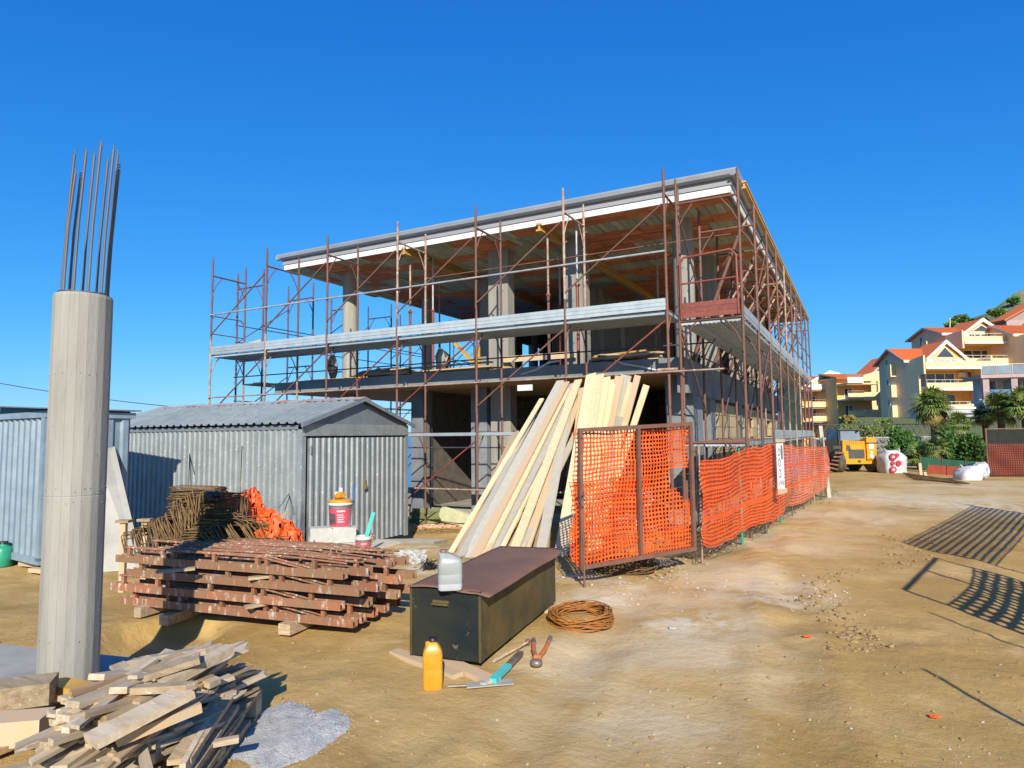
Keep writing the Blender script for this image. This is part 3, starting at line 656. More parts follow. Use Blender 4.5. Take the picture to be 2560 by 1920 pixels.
for i in range(5):
    for lv in range(3): link('frame', FY[3], bs, loc=(i*1.85-.0, 0, .44+2*lv))
    if i < 4:
        for lv in (1, 2): PB(bs).tube([(-12+i*1.85, 29.2, .2+2*lv), (-10.15+i*1.85, 29.2, 1.5+2*lv)], .014, 6).build('diagonal_brace', M['blue_steel'])
for z_ in (4.66, 4.2, 5.3): PB(bs).tube([(-12, 29.2, z_), (-4.6, 29.2, z_)], .014, 6).build('guard_rail', M['blue_steel'])
# ------------------------------------------------------------ round column with starter bars
b = at_d(170, 1700, 4.35)
colr = thing('round_concrete_column', 'freestanding round board-marked concrete column with tall starter bars', 'column', (b.x, b.y, -.08))
prof_n = 20; vs = []; fs_ = []; zs = [0, .35, .8, 1.3, 1.75, 2.2, 2.62]; rr = random.Random(4); H = 2.64
angs = []
for i in range(prof_n):
    a0 = 2*math.pi*i/prof_n; st = .1725+rr.uniform(-.0011, .0011); angs += [(a0+.012, st), (a0+2*math.pi/prof_n-.012, st), (a0+2*math.pi/prof_n-.005, st-.0018), (a0+2*math.pi/prof_n+.004, st-.0018)]
n_ = len(angs)
for z in [0, 1.315, 1.32, 1.325, 2.62, H]:
    k = -.002 if z == 1.32 else (-.006 if z == H else 0)
    for a_, r_ in angs: vs.append(((r_+k)*math.cos(a_), (r_+k)*math.sin(a_), z))
for q in range(5):
    for i in range(n_): fs_.append((q*n_+i, q*n_+(i+1) % n_, (q+1)*n_+(i+1) % n_, (q+1)*n_+i))
fs_.append(tuple(range(5*n_, 6*n_)))
MB().add(vs, fs_).build('shaft', M['concrete'], colr)
nb = 10
tops = [1.00, .90, 1.03, .99, 1.02, .84, .96, .80, .94, 1.0]
for i in range(nb):
    a_ = 2*math.pi*i/nb+.25; x, y = .132*math.cos(a_), .132*math.sin(a_); h = tops[i]
    dx, dy = lat_u.x*.055, lat_u.y*.055
    m = MB(); pts = [(x, y, H-.3), (x+dx*.4, y+dy*.4, H+.45), (x+dx, y+dy, H+h)]
    m.tube(pts, .0078, 8)
    for k in range(int((h+.05)/.016)):
        z = H+k*.016; t = k*.016/h; px_ = x+dx*t*.95; py_ = y+dy*t*.95
        m.tube([(px_, py_, z), (px_+.0005, py_, z+.005)], .0092, 6, cap=False)
    m.build('starter_bar', M['rebar'], colr)
MB().tube([(.147*math.cos(t), .147*math.sin(t), H+.01+.004*math.sin(3*t)) for t in np.linspace(0, 2*math.pi, 40)[:-1]], .005, 6, closed=True).build('stirrup_ring', M['rebar'], colr)

rr = random.Random(77); pm = MB()
for z in (.42, 1.28, 1.36, 2.1):
    for i in range(22):
        a_ = 2*math.pi*i/22+rr.uniform(-.08, .08); c = Vector((.1725*math.cos(a_), .1725*math.sin(a_), z+rr.uniform(-.012, .012))); pm.blob(c, rr.uniform(.002, .0045), i, 5, .3)
for i in range(90):
    a_ = rr.uniform(0, 6.28); pm.blob(Vector((.1722*math.cos(a_), .1722*math.sin(a_), rr.uniform(.1, 2.6))), rr.uniform(.0012, .003), i, 5, .3)
pm.build('form_marks', M['concrete_dark'], colr, kind='stuff')
# footing slabs at the column
def slab(name, pts, z0, z1, mat, **k): return MB().extrude([Vector((p.x, p.y, z0)) for p in pts], (0, 0, z1-z0)).build(name, M[mat], **k)
q = [at_z(-220, 1730, -.02), at_z(120, 1880, -.02) if False else at_z(300, 1760, -.02), at_z(345, 1665, -.02), at_z(-60, 1622, -.02), at_z(-330, 1640, -.02)]
slab('footing', q, -.35, .035, 'concrete_flat', kind='structure')
q = [at_z(-200, 1990, .0), at_z(150, 1960, .0), at_z(210, 1800, 0), at_z(60, 1760, 0), at_z(-260, 1820, 0)]

# ------------------------------------------------------------ corrugated sheds
def corr_panel(W_, Hh, pitch=.125, dep=.022, flip=1):
    n = int(round(W_/pitch)); pitch = W_/n; v = []; f = []
    pr = []
    for i in range(n): x = i*pitch; pr += [(x, 0), (x+pitch*.34, 0), (x+pitch*.48, dep), (x+pitch*.82, dep), (x+pitch*.96, 0)]
    pr.append((W_, 0))
    m = MB(); k = len(pr)
    for z in (0, Hh): v += [(x, -y*flip, z) for x, y in pr]
    f = [(i, i+1, k+i+1, k+i) for i in range(k-1)]
    v += [(x, -y*flip+.004, z) for x, y, z in v]; f += [(a+2*k, a+3*k-0 if False else a+2*k+k, a+2*k+k+1, a+2*k+1) for a in range(k-1)]
    m.add(v, f); return m
c0 = Vector((-7.28, 7.12, 0)); sz = -.16
sh = thing('corrugated_shed', 'large galvanised corrugated shed with gabled roof and double door end', 'shed', (c0.x, c0.y, sz), math.radians(180))
# local frame: x runs back along the long wall (world -X), y towards the viewer (world -Y)
LW, GW, HE, HR = 5.0, 2.5, 2.0, 2.36
def shp(name, m, mat, parent=None, **k): return m.build(name, M[mat], parent or sh, **k)
# long wall panels (each sheet a part)
cw_ = corr_panel(1.0, HE-.1).mesh('wall_sheet', M['galv'])
for i in range(5): link('wall_sheet', cw_, sh, loc=((i+1)*1.0, 0, 0), rot=(0, 0, math.radians(180)))
shp('rear_wall', MB().box(0, LW, -GW, -GW+.02, 0, HE-.05), 'galv_dark'); shp('far_gable', MB().extrude([(LW, 0, 0), (LW, -GW, 0), (LW, -GW, HE), (LW, -GW/2, HR), (LW, 0, HE)], (.02, 0, 0)), 'galv_dark')
# gable end towards +X world = local -x side: plane x=0, y from 0 to -GW
shp('corner_post', MB().box(-.03, .05, -.05, .03, 0, HE-.05), 'galv'); shp('corner_post', MB().box(-.03, .05, -GW-.03, -GW+.05, 0, HE-.05), 'galv')
shp('gable_panel', MB().extrude([(-.022, .0, HE-.18), (-.022, -GW, HE-.18), (-.022, -GW, HE+.0), (-.022, -GW/2, HR-.02), (-.022, 0, HE)], (.03, 0, 0)), 'galv_dark', label='plain flat triangular gable panel')
shp('lintel', MB().box(-.045, -.022, -GW+.0, 0, HE-.22, HE-.04), 'galv')
dm = corr_panel((GW-.2)/2, HE-.28).mesh('door_leaf', M['galv'])
dl = link('door_leaf', dm, sh, loc=(-.012, -.1, .03), rot=(0, 0, math.radians(-90))); dl2 = link('door_leaf', dm, sh, loc=(-.012, -GW/2, .03), rot=(0, 0, math.radians(-90)))
MB().box(-.02, .02, -.035, -.02, 0, .1).box(-.028, .028, -.06, -.035, -.07, 0).build('padlock', M['brass'], dl2, loc=(.09, -.01, .95))
for z in (.35, 1.55): MB().tube([(0, -.02, -.06), (0, -.02, .06)], .012, 8).build('hinge', M['galv_dark'], dl, loc=(.03, -.02, z))
# roof: two slopes of overlapping sheets
def roof_sheet(x0, x1, side):
    m = MB(); n = 6; p = (x1-x0)/n
    yE, zE, yR, zR = (.10, HE-.03, -GW/2, HR+.03) if side > 0 else (-GW-.10, HE-.03, -GW/2, HR+.03)
    v = []; pr = []
    for i in range(n): x = x0+i*p; pr += [(x, 0), (x+p*.55, 0), (x+p*.66, .028), (x+p*.88, .028)]
    pr.append((x1+.01, 0)); k = len(pr)
    for (y, z) in ((yE, zE), (yR, zR)): v += [(x, y, z+h) for x, h in pr]
    v += [(x, y, z-.006) for x, y, z in v]
    f = [(i, i+1, k+i+1, k+i) for i in range(k-1)] + [(2*k+i, 3*k+i, 3*k+i+1, 2*k+i+1) for i in range(k-1)] + [(i, 2*k+i, 2*k+i+1, i+1) for i in range(k-1)]
    return m.add(v, f)
for i in range(5):
    shp('roof_sheet', roof_sheet(-.1+i*1.04, -.1+(i+1)*1.04, 1), 'galv_roof'); shp('roof_sheet', roof_sheet(-.1+i*1.04, -.1+(i+1)*1.04, -1), 'galv_roof')
rc_ = MB()
for i in range(21):
    x0_, x1_ = -.12+i*.25, -.12+(i+1)*.25; z = HR+.055+.008*math.sin(i*2.1)
    rc_.extrude([(x0_, -GW/2+.16, z-.045), (x0_, -GW/2, z), (x0_, -GW/2-.16, z-.045), (x0_, -GW/2-.15, z-.055), (x0_, -GW/2, z-.012), (x0_, -GW/2+.15, z-.055)], (x1_-x0_-.0, 0, 0))
shp('ridge_cap', rc_, 'ridge_rust')
shp('eave_trim', MB().box(-.05, LW, .0, .03, HE-.12, HE-.06), 'galv_dark')
for s in (1, -1):
    yE = .12 if s > 0 else -GW-.12
    shp('barge_trim', MB().hexa([Vector((-.13, yE, HE-.09)), Vector((-.10, yE, HE-.09)), Vector((-.10, -GW/2, HR-.02)), Vector((-.13, -GW/2, HR-.02)), Vector((-.13, yE, HE-.03)), Vector((-.10, yE, HE-.03)), Vector((-.10, -GW/2, HR+.035)), Vector((-.13, -GW/2, HR+.035))]), 'galv_dark')
# small shed on the left
l0 = cw(-6.18, 8.7)
sl_ = thing('corrugated_cabin', 'small blue-grey corrugated metal cabin with flat overhanging lid at the left edge', 'shed', (-9.53, 4.82, -.02), math.radians(174))
W2, D2, H2 = 1.7, 1.05, 2.02
m_ = corr_panel(W2, H2-.1, .19, .035).mesh('front_sheet', mk('cabin_paint', (.27,.34,.40), (.20,.27,.32), 4, .5, .001, 40, metal=.25)); CP2 = bpy.data.materials['cabin_paint']
link('front_sheet', m_, sl_, loc=(W2, 0, .08), rot=(0, 0, math.radians(180)))
link('side_sheet', corr_panel(D2, H2-.1, .2, .035).mesh('side_sheet', CP2), sl_, loc=(0, 0, .08), rot=(0, 0, math.radians(-90)))
MB().box(0, W2, -D2, -D2+.02, .08, H2).box(W2-.02, W2, -D2, 0, .08, H2).build('rear_walls', CP2, sl_)
MB().box(-.06, W2+.05, -D2-.05, .06, H2-.1, H2-.02).build('top_frame', CP2, sl_)
MB().hexa([Vector((-.12, .14, H2+.01)), Vector((W2+.1, .14, H2+.10)), Vector((W2+.1, -D2-.1, H2+.04)), Vector((-.12, -D2-.1, H2-.0)), Vector((-.12, .14, H2+.025)), Vector((W2+.1, .14, H2+.115)), Vector((W2+.1, -D2-.1, H2+.06)), Vector((-.12, -D2-.1, H2+.02))]).build('roof_lid', M['galv_dark'], sl_)
MB().box(-.04, W2+.04, -D2-.04, .06, 0, .09).build('bottom_frame', CP2, sl_)
MB().box(-.04, .05, -.05, .06, .05, H2-.02).build('corner_post', CP2, sl_)
for k in range(3): tag(MB().beam((0, 0, 0), (1.0, .1, 0), .1, .05).build('timber_bearer', M['wood_tan'], loc=gt(30+k*25, 1392+k*16, .05)), 'timber bearer under the small cabin, number %s from the left edge' % ['one', 'two', 'three'][k], 'timber', group='timber under the cabin')
MB().extrude([(0, -.02, H2-.015), (W2, -.02, H2-.015), (W2, -.02, H2+.09), (0, -.02, H2+.0)], (0, -D2+.1, 0)).build('lid_underside_shade', M['black_plastic'], sl_)  # black filler below the lid, painting in the shade of its underside
# green canister
gc = thing('green_canister', 'green plastic canister under the small cabin at the left edge', 'canister', gt(6, 1415))
MB().lathe([(.11, 0), (.12, .02), (.12, .22), (.10, .26), (.05, .28), (.05, .3)], n=20).build('body', M['green_plastic'], gc); MB().lathe([(.055, .3), (.055, .33), (.04, .335)], n=14).build('cap', M['black_plastic'], gc)
MB().tube([(-.12, 0, .2), (-.17, 0, .16), (-.13, 0, .1)], .012, 6).build('handle', M['black_plastic'], gc)
# leaning slab
p1, p2 = gt(262, 1428), gt(345, 1424); q1 = at_d(262, 1190, 8.3); 
ls2 = thing('leaning_concrete_slab', 'pale tapered concrete slab leaning behind the round column', 'slab', p1)
A = gt(228, 1432); B = gt(343, 1425); T = at_d(272, 1120, (B-CP).dot(dep_u)+.55); T0 = at_d(235, 1120, (A-CP).dot(dep_u)+.55)
PB(ls2).extrude([A, B, T, T0], Vector((.02, .07, .02))).build('slab_panel', M['concrete_flat'])
# stakes with caps
for i, (x, y0, y1) in enumerate(((308, 1362, 1303), (362, 1362, 1300))):
    d = 7.55; a_ = at_d(x, 1400, d); b_ = at_d(x+2, y1, d); a_.z = tz(a_.x, a_.y)-.1
    st = thing('timber_stake', 'upright timber stake with flat cap, %s of two behind the lattice stack' % ['left', 'right'][i], 'stake', a_, 0, 'capped timber stakes')
    PB(st).beam(a_, b_, .062, .05, lat_u).build('stake_shaft', M['wood_tan']); PB(st).beam(b_-lat_u*.075, b_+lat_u*.075, .1, .03, dep_u).build('stake_cap', M['wood_old'])
# slab strip and base in front of gable
pts = [at_z(905, 1392, -.1), at_z(1000, 1370, -.1), at_z(1085, 1345, -.1), at_z(1120, 1322, -.1), at_z(1050, 1318, -.1), at_z(940, 1358, -.1)]
MB().add([(p.x, p.y, tz(p.x, p.y)+.035) for p in pts]+[(p.x*1.0, p.y, tz(p.x, p.y)-.2) for p in pts], [tuple(range(6)), (0, 6, 7, 1), (1, 7, 8, 2), (2, 8, 9, 3), (3, 9, 10, 4), (4, 10, 11, 5), (5, 11, 6, 0)]).build('concrete_apron', M['cement_dust'], kind='structure')

# ------------------------------------------------------------ stack of lattice trusses
TO = at_z(292, 1536); TE = at_z(897, 1606); TO.z = TE.z = 0; tdir = (TE-TO).normalized(); tperp = Vector((-tdir.y, tdir.x, 0)); TL = (TE-TO).length; trz = math.atan2(tdir.y, tdir.x)
def truss_meshes(flip=False):
    L_ = 2.5; f = (lambda x: L_-x) if flip else (lambda x: x)
    c = MB()   # channel chord
    c.box(0, L_, -.035, .035, .0, .006); c.box(0, L_, -.035, -.029, .006, .066); c.box(0, L_, .029, .035, .006, .066); 
    cm = c.mesh('chord_channel', M['truss'])
    posts = []
    for x in (.14, .55, .68, 1.15, 1.62, 1.72, 2.2):
        posts.append(MB().box(f(x)-.017, f(x)+.017, -.016, .016, .006, .132).mesh('post', M['truss']))
    top = MB().tube([(f(.1), -.012, .134), (f(1.0), -.012, .132), (f(1.66), -.012, .130), (f(2.3), -.014, .03)], .009, 6)
    top.tube([(f(.1), .012, .134), (f(1.3), .012, .135), (f(1.76), .012, .128), (f(2.36), .012, .03)], .009, 6)
    return cm, posts, top.mesh('lattice_rod', M['truss'])
TM = [truss_meshes(False), truss_meshes(True)]
rr = random.Random(8)
depthw = ['front', 'second', 'third', 'fourth', 'rear']; levw = ['bottom', 'second lowest', 'second highest', 'top']
base0 = .09
for lv in range(4):
    for k in range(5):
        if lv == 3 and k == 2: pass
        off = (.0, .12, -.06, .08, .14)[k]*(.5+.3*lv) + rr.uniform(-.06, .08) + (.03, -.10, .06, -.03)[lv]*(k == 0) + (-.05 if lv == 3 else 0)
        p = TO+tdir*off+tperp*(.05+k*.17+rr.uniform(-.02, .02)); p.z = base0+lv*.126+rr.uniform(-.004, .004)
        t = thing('lattice_truss', 'rusty red lattice girder, %s layer of the stack, %s row' % (levw[lv], depthw[k]), 'girder', p, trz+rr.uniform(-.012, .012), 'lattice girders stacked on timber bearers', rot=None)
        cm, posts, tp = TM[(lv*2+k) % 2 if k else 0]
        cm = cm.copy(); cm.materials[0] = M['truss_brown' if (lv*3+k*2) % 4 in (1, 2) else 'truss']
        link('chord_channel', cm, t)
        for q in posts: link('post', q, t)
        link('lattice_rod', tp, t)
for i in range(5):    # loose upside-down girders on the top layer
    p = TO+tdir*(.30+.03*i)+tperp*(.1+i*.16); p.z = base0+4*.126+.0
    t = thing('lattice_rod_girder', 'thin lattice girder lying loose on top of the stack, %s from the front' % ['first', 'second', 'third', 'fourth', 'fifth', 'sixth'][i], 'girder', p, trz+rr.uniform(-.05, .05), 'thin girders on top of the stack')
    m = MB(); 
    for yy in (-.05, .05): m.tube([(0, yy, 0), (1.5, yy, .01), (2.1, yy, -.02)], .009, 6)
    m.build('side_rod', M['truss'], t)
    for x in (.1, .4, .8, 1.2, 1.6): MB().tube([(x, -.05, 0), (x+.05, .05, 0)], .008, 5).build('cross_rod', M['truss'], t)
for i, (s_, w_) in enumerate(((.12, .09), (.24, .11), (.74, .13))):
    a_ = TO+tdir*(TL*s_)-tperp*.05; b_ = a_+tperp*1.15; r_ = .055; a_.z = b_.z = r_+tz(a_.x, a_.y)*.3+.0
    tag(MB().beam(a_, b_, .085, w_*.9, (0, 0, 1)).build('timber_bearer', M['wood_old']), 'timber bearer under the %s of the girder stack' % ['left end', 'left part', 'right part'][i], 'timber', group='bearers under the girder stack')
for i, (x, y, rzz) in enumerate(((668, 1443, .3), (660, 1512, .5), (440, 1427, .2))):
    p = at_d(x, y, 5.65); tag(MB().beam((-.15, 0, 0), (.15, .02, .01), .07, .022).build('timber_spacer', M['wood_old'], loc=p, rot=(0, 0, YAW+rzz)), 'short timber spacer poking out of the girder stack, %s' % ['upper middle', 'lower middle', 'upper left'][i], 'timber', group='spacers in the girder stack')

# ------------------------------------------------------------ heap of stirrups
def stirrup(w, h, r=.0058):
    return MB().tube([(-w/2, -h/2, 0), (0, -h/2, 0), (w/2-.01, -h/2, 0), (w/2, -h/2+.01, 0), (w/2, h/2-.01, 0), (w/2-.01, h/2, 0), (-w/2+.01, h/2, 0), (-w/2, h/2-.01, 0), (-w/2, -h/2+.01, 0)], r, 5, closed=True)
SM = [stirrup(.5, .26).mesh('stirrup', M['rebar_rust']), stirrup(.44, .30).mesh('stirrup', M['rebar_rust']), stirrup(.36, .22).mesh('stirrup', M['rebar_rust'])]
rr = random.Random(21); hp = at_d(492, 1330, 7.3); gz = tz(hp.x, hp.y)
lab1 = 'rusty rectangular stirrup lying flat in the neat upright pile'; lab2 = 'rusty rectangular stirrup leaning in the fanned heap'
for i in range(92):
    p = Vector((hp.x, hp.y, gz+.02+i*.0125)); j = rr.uniform(-.025, .025)
    link('stirrup', SM[0], loc=p+lat_u*j+dep_u*rr.uniform(-.03, .03), rot=(rr.uniform(-.03, .03), rr.uniform(-.04, .04), YAW+rr.uniform(-.10, .10)), label=lab1+(', upper half' if i > 45 else ', lower half'), cat='stirrup', group='stirrups in the upright pile')
def fan(x0, y0, x1, y1, d0, d1, n, tilt, spin, me):
    for i in range(n):
        t = i/(n-1); p = at_d(x0+(x1-x0)*t+rr.uniform(-4, 4), y0+(y1-y0)*t+rr.uniform(-4, 4), d0+(d1-d0)*t)
        link('stirrup', me, loc=p, rot=(math.radians(tilt)+rr.uniform(-.15, .15), rr.uniform(-.15, .15), YAW+math.radians(spin)+rr.uniform(-.2, .2)), label='rusty rectangular stirrup leaning in the fanned heap, '+('at its left foot' if x0 < 380 else 'on its left slope' if x0 < 450 else 'just under the upright pile' if x0 < 500 else 'in the middle fan' if x0 < 550 else 'on its right slope by the orange net'), cat='stirrup', group='stirrups in the fanned heap')
fan(372, 1362, 470, 1318, 6.85, 6.9, 30, 62, 60, SM[0])
fan(430, 1340, 520, 1262, 6.85, 7.0, 34, 66, 75, SM[1])
fan(495, 1325, 560, 1262, 6.8, 6.9, 28, 60, 20, SM[1])
fan(520, 1350, 640, 1330, 6.75, 6.9, 34, 60, 120, SM[0])
fan(560, 1300, 700, 1345, 6.95, 7.0, 30, 40, 150, SM[0])
fan(400, 1375, 560, 1368, 6.6, 6.7, 26, 50, 40, SM[2])
fan(560, 1368, 720, 1362, 6.6, 6.8, 18, 45, 140, SM[2])
mound = MB()
for i in range(22):
    t = rr.random(); mound.blob(at_d(410+t*270, 1362-60*math.sin(t*3.1)+rr.uniform(-8, 20), 7.3+rr.uniform(-.1, .3)), rr.uniform(.10, .19), i, 7)
tag(mound.build('scrap_mound', M['rebar_rust']), 'dark rusty scrap packed underneath the stirrup heap', 'scrap', kind='stuff')
# tall hooks standing in the heap
for i, (x, y0, y1, dx) in enumerate(((471, 1225, 1140, 3), (478, 1222, 1135, -4), (600, 1250, 1115, 5), (697, 1270, 1235, 25), (712, 1275, 1240, 12))):
    a_, b_ = at_d(x, y0, 7.6), at_d(x+dx, y1, 7.9); c_ = at_d(x+dx+16, y1+60, 7.8)
    tag(MB().tube([a_, b_, b_+(c_-b_)*(.12 if i in (2, ) else .8)], .0055, 5).build('bent_bar', M['wire_rust' if i == 2 else 'wire']), ['bent grey bar standing left in the pile', 'bent grey bar beside the leftmost one', 'tall single bar leaning on the shed wall', 'long hooked bar at the right of the heap', 'shorter hooked bar at the right of the heap'][i], 'bar', group='bars sticking out of the heap')
# crumpled orange netting
def net(name, fn, nu, nv, mat, parent=None, hole=.60, skip=None, thick=0, **k):
    v = []; f = []
    base = [(0, 0), (.5, 0), (1, 0), (1, .5), (1, 1), (.5, 1), (0, 1), (0, .5)]
    inn = []
    for (a_, b_) in base:
        x, y = a_-.5, b_-.5; r = math.hypot(x, y); x, y = x/r*hole/2, y/r*hole/2; inn.append((.5+x, .5+y))
    for j in range(nv):
        for i in range(nu):
            if skip and skip((i+.5)/nu, (j+.5)/nv): continue
            n0 = len(v)
            for (a_, b_) in base+inn: v.append(fn((i+a_)/nu, (j+b_)/nv))
            for q in range(8): f.append((n0+q, n0+(q+1) % 8, n0+8+(q+1) % 8, n0+8+q))
    m = PB(parent) if parent is not None else MB(); m.add(v, f); return m.build(name, M[mat], parent, **k)
def crumple(px, py, d, w, dp, h, seed, lab, nu=20, nv=16):
    c = at_d(px, py, d); 
    def fn(u, v):
        r_ = math.hypot(u-.5, v-.5)*2; e = max(0, 1-r_**2*.8)
        x = (u-.5)*w; y = (v-.5)*dp
        z = h*min(1, 1.3*e)*(1+.35*float(fbm(u*4, v*4, seed)))+.05*float(fbm(u*14, v*14, seed+3))-h*.3
        x += .10*float(fbm(u*6, v*6, seed+9)); y += .10*float(fbm(u*6, v*6, seed+5))
        return c+lat_u*x+dep_u*y+Vector((0, 0, z))
    return tag(net('crumpled_net', fn, nu, nv, 'net', hole=.45), lab, 'net', group='crumpled orange nets by the stirrups')
crumple(592, 1300, 7.45, .62, .5, .40, 3, 'crumpled orange safety net behind the upright stirrup pile', 22, 16)
crumple(652, 1330, 7.4, .5, .4, .30, 8, 'crumpled orange safety net spilling down the middle of the heap', 18, 12)
crumple(692, 1366, 6.9, .52, .45, .36, 5, 'crumpled orange safety net mound between stirrups and white blocks', 20, 14)
gl = at_d(528, 1243, 6.85)
tag(MB().blob((0, 0, 0), .075, 2, 10, .18, (1.1, .7, .8)).blob((.09, 0, .03), .04, 5, 8, .2).build('work_glove', M['black_plastic'], loc=gl), 'dark grey work glove lying on the stirrup pile', 'glove')
p = at_d(690, 1302, 7.0); tag(MB().beam((-.12, 0, -.08), (.12, 0, .08), .12, .02).build('board_scrap', M['wood_tan'], loc=p, rot=(.4, 0, YAW)), 'short board scrap on the orange net mound', 'board')

# ------------------------------------------------------------ white blocks, buckets
bk0 = at_d(836, 1378, 9.35)
wb = MB().box(-.155, .155, -.12, .12, 0, .2).mesh('block_body', M['block_white'])
gz = tz(bk0.x, bk0.y); BKZ = [gz+.0, gz+.205]
labs = ['lower left white block of the little block stack', 'lower right white block of the little block stack', 'upper left white block under the big bucket', 'upper right white block under the big bucket']
k = 0
for lv in (0, 1):
    for s in (0, 1):
        p = bk0 - lat_u*.18 + lat_u*(.315*s); p.z = BKZ[lv]
        tag(link('concrete_block', wb, loc=p, rot=(0, 0, YAW+.3)), labs[k], 'block', group='white blocks stacked by the shed door'); k += 1
def bucket(label, loc, r0, r1, h, label_parts=True, handle=True):
    t = thing('plaster_bucket', label, 'bucket', loc, YAW-.5, 'plastic buckets by the shed door')
    MB().lathe([(r0, 0), (r0+.004, .01), (r1, h-.05), (r1+.010, h-.05), (r1+.012, h-.03), (r1+.006, h-.028), (r1+.008, h), (r1-.006, h), (r1-.01, h-.04), (r0-.01, .03)], n=36).build('body', M['white_plastic'], t)
    def band(z0, z1, a0, a1, mat, name, off=.0025):
        n = 14; v = []; f = []
        for i in range(n+1):
            a_ = a0+(a1-a0)*i/n
            for z in (z0, z1): r_ = r0+.004+(r1-r0-.004)*(z-.01)/(h-.06)+off; v.append((r_*math.cos(a_), r_*math.sin(a_), z))
        f = [(2*i, 2*i+2, 2*i+3, 2*i+1) for i in range(n)]; MB().add(v, f, True).build(name, M[mat], t)
    band(h*.05, h*.74, -3.1, .1, 'pink_label', 'label_band'); band(h*.14, h*.56, -2.2, -1.25, 'dark_label', 'picture_panel', .004)
    for q in range(4): band(h*(.22+.09*q), h*(.26+.09*q), -1.1, -.45-.1*(q % 2), 'white_plastic', 'print_line', .004)
    band(h*.62, h*.68, -1.15, -.4, 'white_plastic', 'print_title', .004)
    if handle: MB().tube([(r1*math.cos(a_), r1*1.02*math.sin(a_)*.0+r1*1.04*math.cos(a_)*0, 0) for a_ in (0,)]+[(r1+.01, 0, h-.05), (r1+.02, -.05, h-.12), (r1*.7, -r1*.85, h-.16)], .003, 5).build('bail_handle', M['wire'], t) if False else MB().tube([(-(r1+.014), 0, h-.04), (-r1*.8, r1*.75, h-.12), (0, r1+.03, h-.17), (r1*.8, r1*.75, h-.12), (r1+.014, 0, h-.04)], .003, 5).build('bail_handle', M['wire'], t)
    return t
bl = bk0+lat_u*.08; bl.z = BKZ[1]+.2
bk = bucket('large white bucket with pink label holding a yellow bag, on the white blocks', bl, .135, .162, .36)
yb = thing('yellow_bag', 'orange-yellow plastic bag bundled in the top of the large bucket', 'bag', bl+Vector((0, 0, .335)))
MB().lathe([(.150, .0), (.178, .02), (.182, .03), (.16, .045), (.10, .055), (.04, .06)], n=20).build('bag_rim', M['yellow_plastic'], yb)
MB().blob((.02, -.03, .11), .07, 4, 10, .25, (1.2, 1, .7)).blob((-.06, 0, .10), .05, 6, 8, .3).build('bag_bulge', M['yellow_plastic'], yb); MB().blob((-.02, -.06, .13), .035, 9, 8, .3).build('white_rag', M['white_plastic'], yb)
MB().box(-.03, .03, -.002, .002, .13, .21).build('paper_tag', M['paper'], yb)
tag(MB().tube([(0, 0, 0), (.01, 0, .25), (.03, 0, .33)], .010, 6).build('blue_handle', mk('blue_plastic', (.02, .16, .55), None, 9, .4), loc=bl+lat_u*.17+dep_u*.05+Vector((0, 0, .28))), 'thin blue tool handle standing in the large bucket', 'tool')
b2 = gt(908, 1388); b2 = at_d(908, 1384, 9.2); b2.z = tz(b2.x, b2.y)
bucket('small white bucket with pink label and turquoise stick, right of the blocks', b2, .088, .108, .28)
tq = MB(); tq.beam((0, 0, 0), lat_u*.14+Vector((0, 0, .48)), .055, .012, lat_u+Vector((0,0,-.3))); tag(tq.build('turquoise_stick', M['turquoise'], loc=b2+Vector((0, 0, .12))), 'turquoise flat stick standing in the small bucket', 'stick')
tt = thing('trowel', 'orange handled trowel leaning in the small bucket', 'trowel', b2+Vector((0, 0, .2)))
MB().tube([(.04, 0, 0), tuple(lat_u*.12+Vector((0, 0, .09)))], .012, 8).build('handle', M['orange_grip'], tt); MB().tube([tuple(lat_u*.12+Vector((0, 0, .09))), tuple(lat_u*.16+Vector((0, 0, .075)))], .006, 6).build('shank', M['tool_steel'], tt)

# ------------------------------------------------------------ steel tool chest and things on it
c_ = at_z(1202, 1668, .02); f0 = at_z(1027, 1646, .02); r1_ = at_z(1390, 1512, .02)
fx = (f0-c_); wv = fx.length; fxn = fx.normalized(); ln = Vector((fxn.y, -fxn.x, 0)); ln = ln if (r1_-c_).dot(ln) > 0 else -ln
Lc = (r1_-c_).dot(ln); chz = math.atan2(-fxn.y, -fxn.x)
ch = thing('tool_chest', 'long black steel site chest with rusty overhanging lid', 'chest', (f0.x, f0.y, .05), chz)   # local x to the right, y away
Hc = .47
body = MB(); body.box(0, wv, 0, .012, 0, Hc); body.build('front_panel', M['black_paint'], ch)
MB().box(wv-.012, wv, .012, Lc, 0, Hc).build('side_panel', M['box_side'], ch); MB().box(0, .012, .012, Lc, 0, Hc).build('side_panel', M['black_paint'], ch)
MB().box(.012, wv-.012, Lc-.012, Lc, 0, Hc).box(.012, wv-.012, .012, Lc-.012, 0, .01).build('back_and_floor', M['black_paint'], ch)
for x in (-.006, wv-.012): MB().box(x, x+.018, -.006, .012, 0, Hc+.0).build('corner_angle', M['box_side'], ch)
hd = MB().box(wv*.33, wv*.56, -.03, -.006, Hc*.775, Hc*.805).box(wv*.33, wv*.56, -.010, -.001, Hc*.76, Hc*.84); hd.build('handle', M['box_side'], ch)
lv_ = MB(); nu, nv = 14, 18; v = []; f = []
for j in range(nv+1):
    for i in range(nu+1):
        u, w_ = i/nu, j/nv; x = -.015+u*(wv+.095); y = -.03+w_*(Lc+.06); z = Hc+.006+.004*math.sin(w_*9+u*3)-.022*max(0, u-.86)/.14
        if w_ > .93: z += .02*u
        if w_ < .1: z += .012*math.sin(u*6)*(1-w_*10)
        v.append((x, y, z))
n1 = len(v); v += [(x, y, z-.004) for x, y, z in v]
